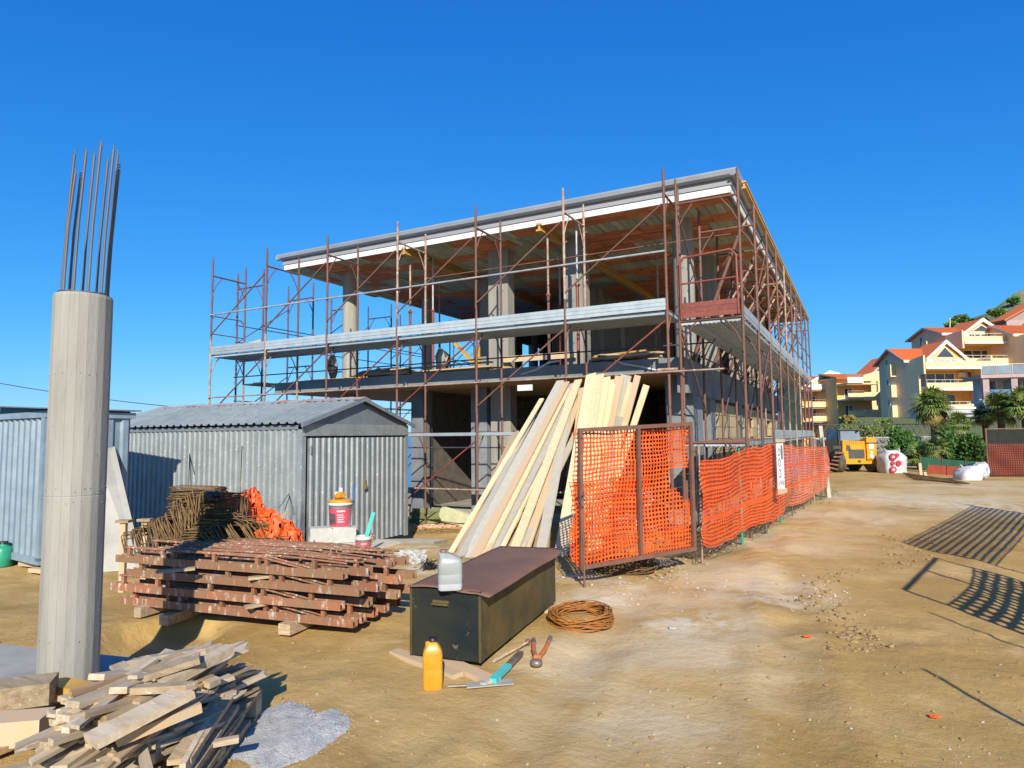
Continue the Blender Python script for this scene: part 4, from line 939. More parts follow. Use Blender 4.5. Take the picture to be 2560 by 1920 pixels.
for j in range(nv):
    for i in range(nu): a_ = j*(nu+1)+i; f += [(a_, a_+1, a_+nu+2, a_+nu+1), (n1+a_, n1+a_+nu+1, n1+a_+nu+2, n1+a_+1)]
for i in range(nu): f.append((i, n1+i, n1+i+1, i+1)); a_ = nv*(nu+1)+i; f.append((a_, a_+1, n1+a_+1, n1+a_))
for j in range(nv): a_ = j*(nu+1); f.append((a_, a_+nu+1, n1+a_+nu+1, n1+a_)); a_ += nu; f.append((a_, n1+a_, n1+a_+nu+1, a_+nu+1))
lv_.add(v, f, True); lv_.build('lid', M['lid_rust'], ch)
for i, (x0, y0, x1, y1, w) in enumerate(((985, 1630, 1145, 1690, .09), (1108, 1648, 1235, 1706, .10), (1375, 1532, 1410, 1512, .12))):
    a_, b_ = at_z(x0, y0, .015), at_z(x1, y1, .015)
    tag(MB().beam(a_+Vector((0, 0, .0)), b_, w, .035).build('packing_board', M['wood_tan']), ['pale board under the left front corner of the chest', 'pale board under the right front corner of the chest', 'short block under the rear corner of the chest'][i], 'board', group='boards packed under the chest')
# jerrycan on the lid
def jerry(label, name, loc, rz, w, d, h, mats, lowmat=None, cap='black_plastic', neck=.0):
    t = thing(name, label, 'canister', loc, rz)
    def ringp(k, z, cx=0): # rounded rectangle
        pts = []; c = .22*d*k
        for sx, sy, a0 in ((1, 1, 0), (-1, 1, 90), (-1, -1, 180), (1, -1, 270)):
            for q in range(5):
                a_ = math.radians(a0+q*22.5); pts.append((cx+sx*(w/2*k-c)+c*math.cos(a_), sy*(d/2*k-c)+c*math.sin(a_), z))
        return pts
    def shell(levels, mat, nm):
        v = []; f = []
        for k, z, cx in levels: v += ringp(k, z, cx)
        n = 20
        for i in range(len(levels)-1):
            for j in range(n): f.append((i*n+j, i*n+(j+1) % n, (i+1)*n+(j+1) % n, (i+1)*n+j))
        m = MB(); m.add(v, f, True); m.add(v[:n], [tuple(range(n))[::-1]]); m.add(v[-n:], [tuple(range(n))]); m.build(nm, M[mat], t)
    low = .0
    if lowmat: shell([(.94, 0, 0), (1, .012, 0), (1.0, h*.17, 0)], lowmat, 'lower_part'); low = h*.171
    shell([(1.0 if lowmat else .94, low, 0), (1, low+.012, 0), (1.0, h*.40, 0), (.985, h*.41, 0), (1.0, h*.43, 0), (1, h*.70, 0), (.90, h*.80, 0), (.62, h*.90, neck*.5), (.36, h*.95, neck)], mats, 'body')
    MB().lathe([(.022, h*.94), (.022, h*.975)], (neck, 0, 0), 14).build('neck', M[mats], t); MB().lathe([(.027, h*.972), (.027, h*1.04), (.02, h*1.045)], (neck, 0, 0), 14).build('cap', M[cap], t)
    MB().tube([(-w*.30, 0, h*.78), (-w*.27, 0, h*.94), (-w*.05, 0, h*.97), (neck-.03, 0, h*.92)], .014, 8).build('handle', M[mats], t)
    return t
jp = at_z(1125, 1472, .05+Hc+.012)
jerry('milky white jerrycan standing on the rusty chest lid', 'jerrycan', jp, YAW+.15, .17, .13, .262, 'milky', 'milky_low', 'lid_rust', -.045)
jp = at_z(1082, 1722, .0); jp.z = tz(jp.x, jp.y)
jerry('yellow oil canister standing in front of the black chest', 'oil_canister', jp, YAW+.1, .125, .085, .30, 'yellow_plastic', None, 'black_plastic', 0)
# brown pipe standing behind jerrycan
a_ = at_d(1110, 1462, 5.3)
tag(MB().tube([at_z(1112, 1467, .53), at_d(1106, 1384, 5.32)], .017, 8).build('brown_bottle', M['lid_rust']), 'slim brown bottle standing behind the white jerrycan', 'bottle')

# ------------------------------------------------------------ tools on the ground
def tool_at(name, label, cat, p): return thing(name, label, cat, p)
a_, b_ = at_z(1232, 1702, .03), at_z(1302, 1632, .04)
hm = tool_at('hatchet', 'turquoise and grey handled tool lying right of the chest', 'tool', a_)
mid = a_+(b_-a_)*.52
PB(hm).beam(a_, mid, .05, .028).build('turquoise_sleeve', M['turquoise']); PB(hm).beam(mid, b_, .042, .026).build('grey_handle', M['tool_steel'])
PB(hm).lathe([(.03, 0), (.034, .01), (.03, .02)], a_+Vector((-.05, -.03, -.02)), 14).build('round_head', M['concrete_flat'])
sp = tool_at('flat_spade', 'flat grey metal spade blade lying in front of the board', 'tool', at_z(1215, 1711, .01)); PB(sp).beam(at_z(1165, 1714, .012), at_z(1282, 1704, .012), .085, .008).build('blade', M['concrete_flat']); PB(sp).tube([at_z(1165, 1714, .014), at_z(1120, 1716, .012)], .008, 6).build('tang', M['tool_steel'])
st = tool_at('wooden_stick', 'grey wooden stick with brush end beside the chest', 'stick', at_z(1236, 1650, .02)); PB(st).tube([at_z(1235, 1652, .015), at_z(1290, 1622, .03), at_z(1318, 1606, .05)], .014, 8, r2=.009).build('handle', M['wood_old']); PB(st).blob(at_z(1320, 1604, .05), .022, 3, 8).build('tip', M['gate_steel'])
bc = tool_at('end_cutters', 'orange handled pincers lying open on the dirt', 'pincers', at_z(1343, 1655, .02))
j0 = at_z(1341, 1643, .03)
PB(bc).tube([at_z(1334, 1605, .03), at_z(1334, 1625, .03), j0-lat_u*.005], .017, 8).build('handle', M['orange_grip']); PB(bc).tube([at_z(1374, 1600, .03), at_z(1362, 1625, .03), j0+lat_u*.02], .017, 8).build('handle', M['orange_grip'])
PB(bc).tube([at_z(1334, 1599, .03), at_z(1334, 1611, .03)], .0185, 8).build('grip_end', M['tool_steel']); PB(bc).tube([at_z(1376, 1594, .03), at_z(1371, 1607, .03)], .0185, 8).build('grip_end', M['tool_steel'])
PB(bc).lathe([(.025, -.018), (.042, -.01), (.042, .018), (.02, .026)], at_z(1341, 1658, .025), 14).build('jaws', M['tool_steel']); 
# coil of wire
def coil(name, label, c, R1, R2, n, spread, hgt, mat, seed, r=.005, rz=0, m0=40, partial=1.0):
    rr = random.Random(seed); m = []
    for i in range(n):
        a1, a2 = R1*(1+rr.uniform(-spread, spread)), R2*(1+rr.uniform(-spread, spread)); ox, oy = rr.uniform(-.02, .02), rr.uniform(-.02, .02); ph = rr.uniform(0, 6.28); tilt = rr.uniform(-.12, .12); zb = r+rr.uniform(0, hgt)
        pts = []
        for k in range(m0):
            t = 2*math.pi*k/m0*partial; p = Vector((ox+a1*math.cos(t), oy+a2*math.sin(t), zb+abs(tilt)*.1*(1+math.sin(t+ph))+.02*math.sin(2*t+ph)*hgt/.05))
            p.z = max(p.z, r); p = Matrix.Rotation(rz, 3, 'Z') @ p; pts.append(p+c)
        m.append(pts)
    t = thing(name, label, 'wire coil', c)
    for k in range(0, n, max(1, n//12)):
        q = PB(t)
        for pts in m[k:k+max(1, n//12)]: q.tube(pts, r, 5, cap=False, closed=partial >= 1)
        q.build('wire_strand', M[mat])
    return t
cc = at_z(1452, 1556, 0); cc.z = tz(cc.x, cc.y)
coil('wire_coil', 'rusty orange coil of tie wire lying on the dirt right of the chest', cc, .245, .30, 48, .13, .07, 'wire_rust', 5, .0042, .3)
cc = gt(1560, 1425, 0); coil('wire_coil', 'brown bundle of bent rebar lying under the orange gate panel', cc, .34, .24, 26, .2, .08, 'rebar_rust', 15, .006, YAW)
cc = gt(1075, 1424, 0)
rr = random.Random(3); m = MB()
for k in range(9): m.tube([cc+Vector((rr.gauss(0, .06), rr.gauss(0, .05), abs(rr.gauss(.05, .04)))) for _ in range(12)], .004, 4)
tag(m.build('wire_tangle', M['cable']), 'tangle of thin black wire on the ground left of the chest', 'wire')
cc = gt(1100, 1330); m = MB()
for k in range(6): m.tube([cc+lat_u*(rr.uniform(-.1, .1)+s*.12-.5)+dep_u*(.25*math.sin(s*.7+k))+Vector((0, 0, .02+.02*math.sin(s+k))) for s in range(10)], .005, 4)
tag(m.build('loose_wire', M['rebar_rust']), 'loose thin wires strewn on the dirt before the shell', 'wire')
# ------------------------------------------------------------ gate panel
ga = at_d(1457, 1465, 6.95); ga.z = .0; gb = at_d(1736, 1380, 7.72)
zb0, zt0, zb1, zt1 = .22, 1.645, .27, 1.71
gp_ = thing('gate_panel', 'rusty framed gate panel covered with torn orange safety net', 'gate', (ga.x, ga.y, 0))
A0 = Vector((ga.x, ga.y, 0)); B0 = Vector((gb.x, gb.y, 0)); gd = (B0-A0); gn = Vector((gd.y, -gd.x, 0)).normalized()
def G(u, w): return A0+gd*u+Vector((0, 0, (zb0+(zb1-zb0)*u)*(1-w)+(zt0+(zt1-zt0)*u)*w))
for (a_, b_, nm) in ((G(0, 0)-Vector((0, 0, 0)), G(0, 1), 'left_stile'), (G(1, 0), G(1, 1), 'right_stile'), (G(.5, 0), G(.5, 1), 'middle_stile'), (G(0, 1), G(1, 1), 'top_rail'), (G(0, 0), G(1, 0), 'bottom_rail')):
    PB(gp_).beam(a_-(b_-a_).normalized()*.02, b_+(b_-a_).normalized()*.02, .042, .036 if 'stile' in nm else .038, gd).build(nm, M['gate_steel'])
PB(gp_).tube([G(0, 0)+gn*.03+Vector((0, 0, .3)), Vector((ga.x, ga.y, -.12))+gn*.03], .011, 6).build('ground_spike', M['gate_steel'])
m = PB(gp_)
for i in range(1, 11): m.tube([G(i/11, 0)-gn*.0, G(i/11, 1)], .0028, 4)
for j in range(1, 10): m.tube([G(0, j/10), G(1, j/10)], .0028, 4)
m.build('wire_mesh', M['gate_steel'])
def gskip(u, w):
    if u > .80 and .47 < w < .645 and u > .80+(.645-w)*.0 and w > .86-.46*u*1.0+.0: return True
    if u > .78+max(0, (.47-w)*1.9) and w < .645 and w > .28 and u > .78+(.62-w)*.55: return True
    if .50 < w < .52 and u < .0: return True
    return False
def gfn(off, seed, lean=0.0, top=1.0, bot=0.0):
    def fn(u, w):
        w2 = bot+(top-bot)*w; p = G(min(max(u*1.0, -.02), 1.0), w2)
        sag = .09*float(fbm(u*2.2, w*2.5, seed, 3))+.012*float(fbm(u*9, w*9, seed+4, 2))
        x = -.035+(.02*float(fbm(w*6, 0, seed)) if u < .02 else 0)
        return p-gn*(.035+off+abs(sag)*1.2)+gd*(.035*float(fbm(u*3, w*3, seed+8)))+Vector((0, 0, .035*float(fbm(u*3.5, w*3, seed+18))))+(gd*(x) if u < .03 else gd*0)
    return fn
net('safety_net', gfn(.0, 3), 34, 31, 'net', gp_, hole=.72, skip=gskip)
# second layer of net lying on the lower half
net('safety_net', gfn(.07, 9, top=.60, bot=.02), 33, 18, 'net', gp_, hole=.70, skip=lambda u, w: u > .62+(1-w)*.25 and w > .25)
m = PB(gp_)
rr = random.Random(4)
for k in range(26):
    c = G(0, rr.choice([.5, .48, .52, .2, .95])+rr.uniform(-.03, .03)); m.tube([c+Vector((rr.gauss(0, .03), rr.gauss(0, .03), rr.gauss(0, .03))) for _ in range(4)], .003, 4)
m.build('tie_wires', M['wire'])
# bag tied behind the net
wb_ = G(.62, .42)-gn*.25
tag(MB().blob(wb_, .16, 8, 14, .18, (1, .8, 1.15)).build('white_sack', M['bag_white']), 'crumpled white sack hanging behind the orange gate net', 'sack')

# ------------------------------------------------------------ long orange fence
nf = thing('net_fence', 'long sagging orange plastic net fence along the scaffold beside the dirt road', 'fence', (-1.7, 8.1, 0))
fp = [(1752, 1160, 1372, 8.0), (1830, 1138, 1345, 9.0), (1935, 1112, 1296, 11.0), (1990, 1120, 1260, 13.0), (2068, 1114, 1217, 16.2)]
FPnt = []
for x, yt, yb, d in fp:
    a_ = at_d(x, yt, d); b_ = at_d(x, yb, d); FPnt.append((a_, b_))
def fpoint(u, w):
    # u along the fence; spacing even in metres
    s = [0]
    for (a, b), (c, d) in zip(FPnt, FPnt[1:]): s.append(s[-1]+(Vector((c.x, c.y, 0))-Vector((a.x, a.y, 0))).length)
    t = u*s[-1]
    for i in range(len(s)-1):
        if t <= s[i+1]+1e-6: k = (t-s[i])/(s[i+1]-s[i]); break
    def cr(p0, p1, p2, p3, k): return .5*((2*p1)+(p2-p0)*k+(2*p0-5*p1+4*p2-p3)*k*k+(3*p1-p0-3*p2+p3)*k**3)
    q = [FPnt[max(0, i-1)], FPnt[i], FPnt[i+1], FPnt[min(len(FPnt)-1, i+2)]]
    T = cr(*[z[0] for z in q], k); Bm = cr(*[z[1] for z in q], k); return Bm.lerp(T, w)
FLEN = 9.8
def ffn(u, w):
    u = min(max(u, 0), 1); p = fpoint(u, w)
    edge = .10*float(fbm(w*4, 1, 5))*max(0, 1-u*30)
    return p+Vector((0, 0, .07*float(fbm(u*11, w*3.2, 31, 3))))+Vector((1, 0, 0))*(.09*float(fbm(u*9, w*1.6, 4, 3))+.04*math.sin(u*26)*w*(1-w)*2)+Vector((0, 1, 0))*edge+Vector((0, 0, .03*float(fbm(u*14, 0, 9))*w + .02*float(fbm(u*30, w*2, 12))))
def cell_rows(w): return True
net('safety_net', lambda u, w: ffn(u*.46, w), 92, 22, 'net', nf, hole=.70, skip=lambda u, w: int(w*23) in (9, 16) and False)
net('safety_net', lambda u, w: ffn(.46+u*.54, w), 96, 22, 'net_faded', nf, hole=.68)
for w0 in (.335, .665, .985):
    v = []; f = []
    for i in range(121):
        for q in (0, 1): v.append(ffn(i/120, min(1, w0+q*.035-.0))+Vector((.006, -.004, 0)))
    f = [(2*i, 2*i+2, 2*i+3, 2*i+1) for i in range(120)]; m = PB(nf); m.add(v, f, True); m.build('solid_band', M['net'])
# posts, and the chain mesh behind
for i, u in enumerate((.03, .2, .335, .47, .6, .72, .83, .92, 1.0)):
    p = fpoint(u, 0); q = fpoint(u, 1); h = .22 if i % 2 == 0 else .05
    PB(nf).tube([Vector((p.x-.05, p.y, tz(p.x, p.y)-.1)), Vector((p.x-.05, p.y, q.z+h))], .02 if i in (1, 2) else .014, 6).build('fence_post', M['rust_pale' if i % 3 == 0 else 'wire'] if i not in (1, 3) else M['green_plastic'])
m = PB(nf)
for i in range(0, 131):
    u = i/130; a_ = fpoint(u, 0); b_ = fpoint(u, 1); a_.x -= .09; b_.x -= .09; zz = tz(a_.x, a_.y); 
    wob = .03*math.sin(i*1.7)
    m.tube([Vector((a_.x+wob, a_.y, zz+.0)), Vector((b_.x-wob, b_.y+.02*math.sin(i), b_.z+.12))], .0022, 3, cap=False)
for j in range(13):
    pts = []
    for i in range(0, 61):
        u = i/60; a_ = fpoint(u, 0); b_ = fpoint(u, 1); zz = tz(a_.x, a_.y); t = j/12; pts.append(Vector((a_.x*(1-t)+b_.x*t-.09, a_.y*(1-t)+b_.y*t, zz*(1-t)+(b_.z+.1)*t+.01*math.sin(i*1.3+j))))
    m.tube(pts, .0022, 3, cap=False)
m.build('wire_netting', M['wire'])
p = fpoint(1, 0); PB(nf).beam(Vector((p.x+.05, p.y, -.3)), Vector((p.x-.1, p.y+.1, 1.75)), .09, .05, lat_u).build('end_post', M['wood_grey'])
# notice on the fence
a_ = at_d(1942, 1104, 10.8); b_ = at_d(1945, 1222, 10.8)
sg = thing('notice_panel', 'narrow white notice panel with oval stamps tied to the orange fence', 'sign', b_)
side = Vector((.25, 1, 0)).normalized(); sn = Vector((1, -.25, 0)).normalized(); sn = Vector((side.y, -side.x, 0))
hh = a_.z-b_.z; wd = .29
def SP(u, w, o=0.0): return b_+side*(u-.5)*wd+Vector((0, 0, w*hh))+sn*(.06+o)
PB(sg).extrude([SP(0, 0), SP(1, 0), SP(1, 1), SP(0, 1)], -sn*.01).build('sheet', M['paper'])
PB(sg).beam(SP(-.1, 1.02, .01), SP(1.05, 1.02, .01), .05, .03, (0, 0, 1)).build('top_batten', M['wood_tan']); PB(sg).beam(SP(-.05, -.06, .01), SP(1.1, -.04, .01), .07, .03, (0, 0, 1)).build('bottom_batten', M['wood_tan'])
def oval(cu, cw_, ru, rw):
    pts = [SP(cu+ru*math.cos(t), cw_+rw*math.sin(t), .003) for t in np.linspace(0, 2*math.pi, 22)[:-1]]; PB(sg).tube(pts, .008, 4, closed=True).build('oval_mark', M['ink'])
oval(.28, .78, .15, .07); oval(.28, .56, .15, .08); oval(.28, .33, .15, .085); 
for k in range(3): PB(sg).extrude([SP(.58+.1*k, .62, .003), SP(.64+.1*k, .62, .003), SP(.64+.1*k, .93-.03*k, .003), SP(.58+.1*k, .93, .003)], sn*.002).build('print_line', M['ink'])
for (u0, u1) in ((.12, .22), (.75, .88)): PB(sg).extrude([SP(u0, .08, .003), SP(u1, .08, .003), SP((u0+u1)/2, .17, .003)], sn*.002).build('triangle_mark', M['ink'])
for k in range(5): PB(sg).extrude([SP(.3, .10+k*.018, .003), SP(.7, .10+k*.018, .003), SP(.7, .106+k*.018, .003), SP(.3, .106+k*.018, .003)], sn*.002).build('print_line', M['ink'])

# ------------------------------------------------------------ planks leaning on the scaffold
PL = [ # bottom px, top px, width, colour, layer offset
 (1128, 1382, 1355, 998, .10, 'wood_new', .02), (1145, 1392, 1288, 1082, .19, 'wood_tan', .0), (1168, 1398, 1402, 955, .17, 'wood_grey', .06), (1188, 1400, 1416, 960, .17, 'wood_tan', .1),
 (1205, 1402, 1422, 968, .14, 'wood_new', .05), (1224, 1400, 1436, 985, .17, 'wood_grey', .10), (1243, 1400, 1428, 1010, .16, 'wood_new', .15), (1262, 1398, 1388, 1125, .15, 'wood_tan', .0),
 (1282, 1396, 1448, 955, .16, 'wood_new', .12), (1300, 1394, 1462, 1050, .13, 'wood_grey', .18), (1156, 1398, 1340, 1040, .13, 'wood_grey', .14), (1216, 1402, 1376, 1060, .13, 'wood_new', .2),
 (1350, 1396, 1432, 960, .19, 'wood_grey', .02), (1338, 1390, 1395, 1130, .12, 'wood_tan', .04), (1400, 1392, 1478, 936, .19, 'wood_new', .0), (1422, 1392, 1500, 938, .17, 'wood_new', .03),
 (1438, 1390, 1516, 946, .17, 'wood_new', .06), (1448, 1386, 1530, 950, .17, 'wood_new', .0), (1456, 1384, 1550, 941, .16, 'wood_tan', .04), (1466, 1380, 1566, 938, .19, 'wood_grey', .0),
 (1474, 1378, 1582, 957, .15, 'wood_new', .06), (1480, 1376, 1596, 939, .11, 'wood_tan', .08), (1486, 1372, 1618, 963, .11, 'wood_new', .1), (1500, 1372, 1548, 1040, .17, 'wood_grey', .12),
 (1424, 1384, 1460, 975, .16, 'wood_tan', .16), (1316, 1392, 1450, 1000, .13, 'wood_tan', .2)]
lefts = ['leftmost short plank', 'broad short tan plank second from the left', 'long grey plank third from the left', 'long tan plank fourth from the left']
rr = random.Random(9)
for i, (bx, by, tx, ty, w, mt, off) in enumerate(PL):
    Bp = gt(bx, by, .0); Tp = at_Y(tx, ty, 10.70-off*.5)
    d = (Tp-Bp).normalized(); n = Vector((0, -1, 0)); n = (n-d*n.dot(d)).normalized(); side = d.cross(n)
    o = MB().beam(Vector((0, 0, 0)), d*(Tp-Bp).length, w*(.84 if i < 14 else .97), .026, side); Bp = Bp+n*(off*.35)
    if i < 14: lab = ('%s plank in the left slanting group, its foot the %s from the left' % ({'wood_new': 'yellowish', 'wood_tan': 'tan', 'wood_grey': 'weathered grey'}[mt], ['first', 'third', 'fifth', 'sixth', 'seventh', 'ninth', 'tenth', 'eleventh', 'twelfth', 'thirteenth', 'fourth', 'eighth', 'last', 'second last'][i]))
    else: lab = ('%s plank in the steep right group, its top the %s from the left' % ({'wood_new': 'pale yellow', 'wood_tan': 'tan', 'wood_grey': 'greyish'}[mt], ['second', 'third', 'fourth', 'fifth', 'seventh', 'eighth', 'ninth', 'tenth', 'last', 'sixth', 'first', 'very first low'][i-14]))
    me = o.mesh('timber_plank', M[mt]); link('timber_plank', me, loc=Bp, label=lab, cat='plank', group='planks leaning on the front scaffold')

# loose tie rods laid over planks
# timber on first floor
rr = random.Random(31)
for i in range(16):
    a_ = Vector((-9.7+rr.uniform(-.3, .3), 12.5+rr.uniform(0, .8), 3.03+.035*(i//3))); b_ = a_+Vector((2.6+rr.uniform(-.4, .3), rr.uniform(-.3, .3), rr.uniform(-.02, .04)))
    tag(MB().beam(a_, b_, .15, .028).build('timber_plank', M['wood_yellow' if i % 3 else 'wood_tan']), 'yellowish plank in the loose lumber pile on the first floor left of the middle column', 'plank', group='lumber on the first floor')
for i in range(5):
    a_ = Vector((-12.9+i*.1, 12.3+.12*i, 3.02+.02*i)); b_ = a_+Vector((1.6, .1, .0)); tag(MB().beam(a_, b_, .12, .03).build('timber_plank', M['wood_yellow']), 'yellow plank on the slab edge beside the left round column', 'plank', group='planks by the left round column')
tag(MB().beam((-8.5, 13.2, 3.8), (-7.6, 12.9, 3.05), .16, .05, (0, 1, 0)).build('timber_plank', M['wood_yellow']), 'thick yellow plank slanting above the lumber pile', 'plank')
tag(MB().beam((-8.15, 13.6, 3.0), (-8.15, 13.6, 3.75), .16, .03, (1, 0, 0)).build('timber_plank', M['wood_yellow']), 'upright yellow board behind the slanting plank', 'plank')
tag(MB().beam((-7.2, 13.2, 3.34), (-5.4, 13.2, 3.34), .14, .03, (0, 0, 1)).build('edge_board', M['wood_tan']), 'horizontal pale guard board between the middle columns', 'board')
for i in range(16):
    a_ = Vector((-4.7+rr.uniform(-.15, .1), 12.5+rr.uniform(0, .7), 3.06+.045*(i//4))); b_ = a_+Vector((1.3+rr.uniform(-.3, .2), rr.uniform(-.3, .3), rr.uniform(-.02, .06)))
    if i % 2: tag(MB().beam(a_, b_, .12, .03).build('timber_plank', M['wood_tan' if i % 3 else 'wood_yellow']), 'plank in the mixed pile with props near the slab corner', 'plank', group='mixed pile near the slab corner')
    else:
        t = thing('folded_prop', 'pale rusty prop lying in the mixed pile near the slab corner', 'prop', a_, 0, 'props in the mixed pile'); PB(t).tube([a_, b_], .026, 8).build('tube', M['rust_pale']); PB(t).box(a_.x-.01, a_.x, a_.y-.06, a_.y+.06, a_.z-.05, a_.z+.07).build('end_plate', M['cement_dust'])
# dark tarpaulin bundles on the slab
tag(MB().blob((-10.6, 13.0, 3.16), .3, 5, 12, .3, (3.2, .8, .5)).build('black_tarpaulin', M['black_plastic']), 'folded black tarpaulin on the slab between the round column and lumber', 'tarpaulin')
tag(MB().blob((-11.95, 12.7, 3.40), .14, 6, 10, .25, (1, .7, 2.2)).build('black_sack', M['black_plastic']), 'black sack standing at the slab edge left of the round column', 'sack')
tag(MB().blob((-9.3, 13.8, 3.4), .20, 16, 10, .25, (1, .7, 2.0)).build('black_sack', M['black_plastic']), 'black sack standing behind the lumber pile', 'sack')
# polythene strips hanging on the slab edge
v = [at_Y(x, y, 12.02) for x, y in ((1300, 935), (1340, 922), (1372, 903), (1400, 900), (1400, 904), (1374, 908), (1342, 926), (1302, 938))]
tag(MB().extrude(v, (0, .01, 0)).build('plastic_strip', M['bag_white']), 'thin translucent plastic strip drooping over the slab edge', 'strip')
v = [at_Y(x, y, 12.0) for x, y in ((1535, 898), (1560, 908), (1600, 914), (1650, 925), (1650, 928), (1598, 918), (1558, 912), (1536, 901))]
tag(MB().extrude(v, (0, .01, 0)).build('plastic_strip', M['bag_white']), 'pale plastic strip hanging below the prop pile', 'strip')
# ground level bits in the opening
for i in range(10):
    p = gt(1035+i*13, 1296+rr.uniform(-4, 10)); 
rb = MB(); rr = random.Random(12)
for i in range(170):
    p = gt(rr.uniform(1034, 1175), rr.uniform(1290, 1322)); rb.blob(p+Vector((0, 0, .02)), rr.uniform(.02, .07), i, 5, .4, (1.4, 1, .5))
tag(rb.build('brick_rubble', M['rubble']), 'strip of broken pink hollow brick rubble before the shell', 'rubble', kind='stuff')
rb = MB()
for i in range(120):
    p = gt(rr.uniform(990, 1062), rr.uniform(1378, 1412)); rb.blob(p+Vector((0, 0, .01)), rr.uniform(.008, .035), i, 5, .4, (1.4, 1, .6))
tag(rb.build('plaster_rubble', M['block_white']), 'small spill of white plaster lumps left of the chest', 'rubble', kind='stuff')
oc = at_Y(1145, 1262, 11.9); oc.z = tz(oc.x, oc.y)
tag(MB().blob(oc+Vector((-.9, .3, .14)), .32, 4, 14, .3, (1.6, .8, .6)).build('olive_cloth', M['olive_cloth']), 'dark olive cloth heap at the foot of the ground floor opening', 'cloth')
tag(MB().extrude([oc+Vector((-.6, .1, .1)), oc+Vector((-.5, .1, .42)), oc+Vector((.1, .3, .25)), oc+Vector((.6, .3, .1)), oc+Vector((.5, .1, .02))], (0, .05, .02)).build('pale_cloth', mk('pale_cloth', (.5, .5, .3), None, 5, .9)), 'pale greenish sheet draped by the ground floor opening', 'cloth')

# ------------------------------------------------------------ offcut pile on a pallet
pc = cw(-1.78, 3.30); prz = YAW+math.radians(4)
pal = thing('timber_pallet', 'weathered pallet under the heap of offcuts', 'pallet', (pc.x, pc.y, tz(pc.x, pc.y)+.0), prz)
for i in range(5): MB().box(-.36+i*.15, -.25+i*.15, -.62, .62, .115, .137).build('deck_board', M['wood_old'], pal)
for y in (-.57, 0, .57): 
    MB().box(-.36, .35, y-.05, y+.05, .09, .114).build('cross_board', M['wood_old'], pal)
    for x in (-.31, 0, .30): MB().box(x-.05, x+.05, y-.05, y+.05, .02, .089).build('spacer_block', M['wood_tan'], pal)
for x in (-.31, .30): MB().box(x-.05, x+.05, -.62, .62, .0, .019).build('bottom_board', M['wood_old'], pal)
rr = random.Random(17); ofm = []
for i in range(16):
    L_ = rr.uniform(.28, .72); w = rr.uniform(.03, .085); h = rr.uniform(.010, .030)
    m = MB(); c1 = rr.uniform(-.03, .03); m.hexa([Vector(q) for q in ((-L_/2, -w/2, -h/2), (L_/2+c1, -w/2, -h/2), (L_/2, w/2, -h/2), (-L_/2+c1, w/2, -h/2), (-L_/2, -w/2, h/2), (L_/2+c1*2, -w/2, h/2), (L_/2-c1, w/2, h/2), (-L_/2+c1, w/2, h/2))]); ofm.append((m.mesh('timber_offcut', M['wood_old']), L_, w, h))
pale = mk('wood_bleached', (.50,.41,.29), (.38,.28,.17), 4, .85, .002, 30, c3=(.56,.49,.38), s3=.58, sc3=8, stretch=(1, 8, 8), rnd=.2)
brn = mk('wood_brown', (.42,.26,.12), (.30,.18,.09), 4, .85, .002, 30, stretch=(1, 8, 8), rnd=.2)
ofp = []
for me, L_, w, h in ofm:
    for mt in (pale, brn): c = me.copy(); c.materials.clear(); c.materials.append(mt); ofp.append((c, L_, w, h))
allof = ofm+ofp[::2]+ofp[::2]+ofp[1::4]
N_OFF = 280
for i in range(N_OFF):
    t = i/N_OFF; lay = t*.30; rx = .25-.12*t; ry = .46-.26*t
    me, L_, w, h = rr.choice(allof)
    x = rr.uniform(-rx, rx); y = rr.uniform(-ry, ry)
    hgt = .15+lay*(1-.55*(x/.5)**2)*(1-.35*(y/.7)**2)+rr.uniform(0, .02)
    ang = math.radians(90+rr.gauss(-20, 11)) if rr.random() < .88 else rr.uniform(0, 3.1)
    p = Matrix.Rotation(prz, 3, 'Z') @ Vector((x, y, 0)); p = Vector((pc.x, pc.y, 0))+p; p.z = hgt
    if i > 215: lab, g = '%s offcut on top of the heap, %s' % ((('long ' if L_ > .5 else 'short ')+('narrow ' if w < .06 else 'broad ')+('bleached' if me.materials[0] == pale else 'brown' if me.materials[0] == brn else 'grey')), ('left side' if x < -.04 else 'right side')+(' at the rear' if y > 0 else ' at the front')), 'offcuts on top of the heap'
    else: lab, g = '%s offcut packed inside the offcut heap, %s' % ((('long ' if L_ > .5 else 'short ')+('bleached' if me.materials[0] == pale else 'brown' if me.materials[0] == brn else 'grey')), ('left' if x < 0 else 'right')+(' rear part' if y > 0 else ' front part')), 'offcuts inside the heap'
    link('timber_offcut', me, loc=p, rot=(rr.gauss(0, .05), rr.gauss(-.02, .09), prz+ang), label=lab, cat='offcut', group=g)
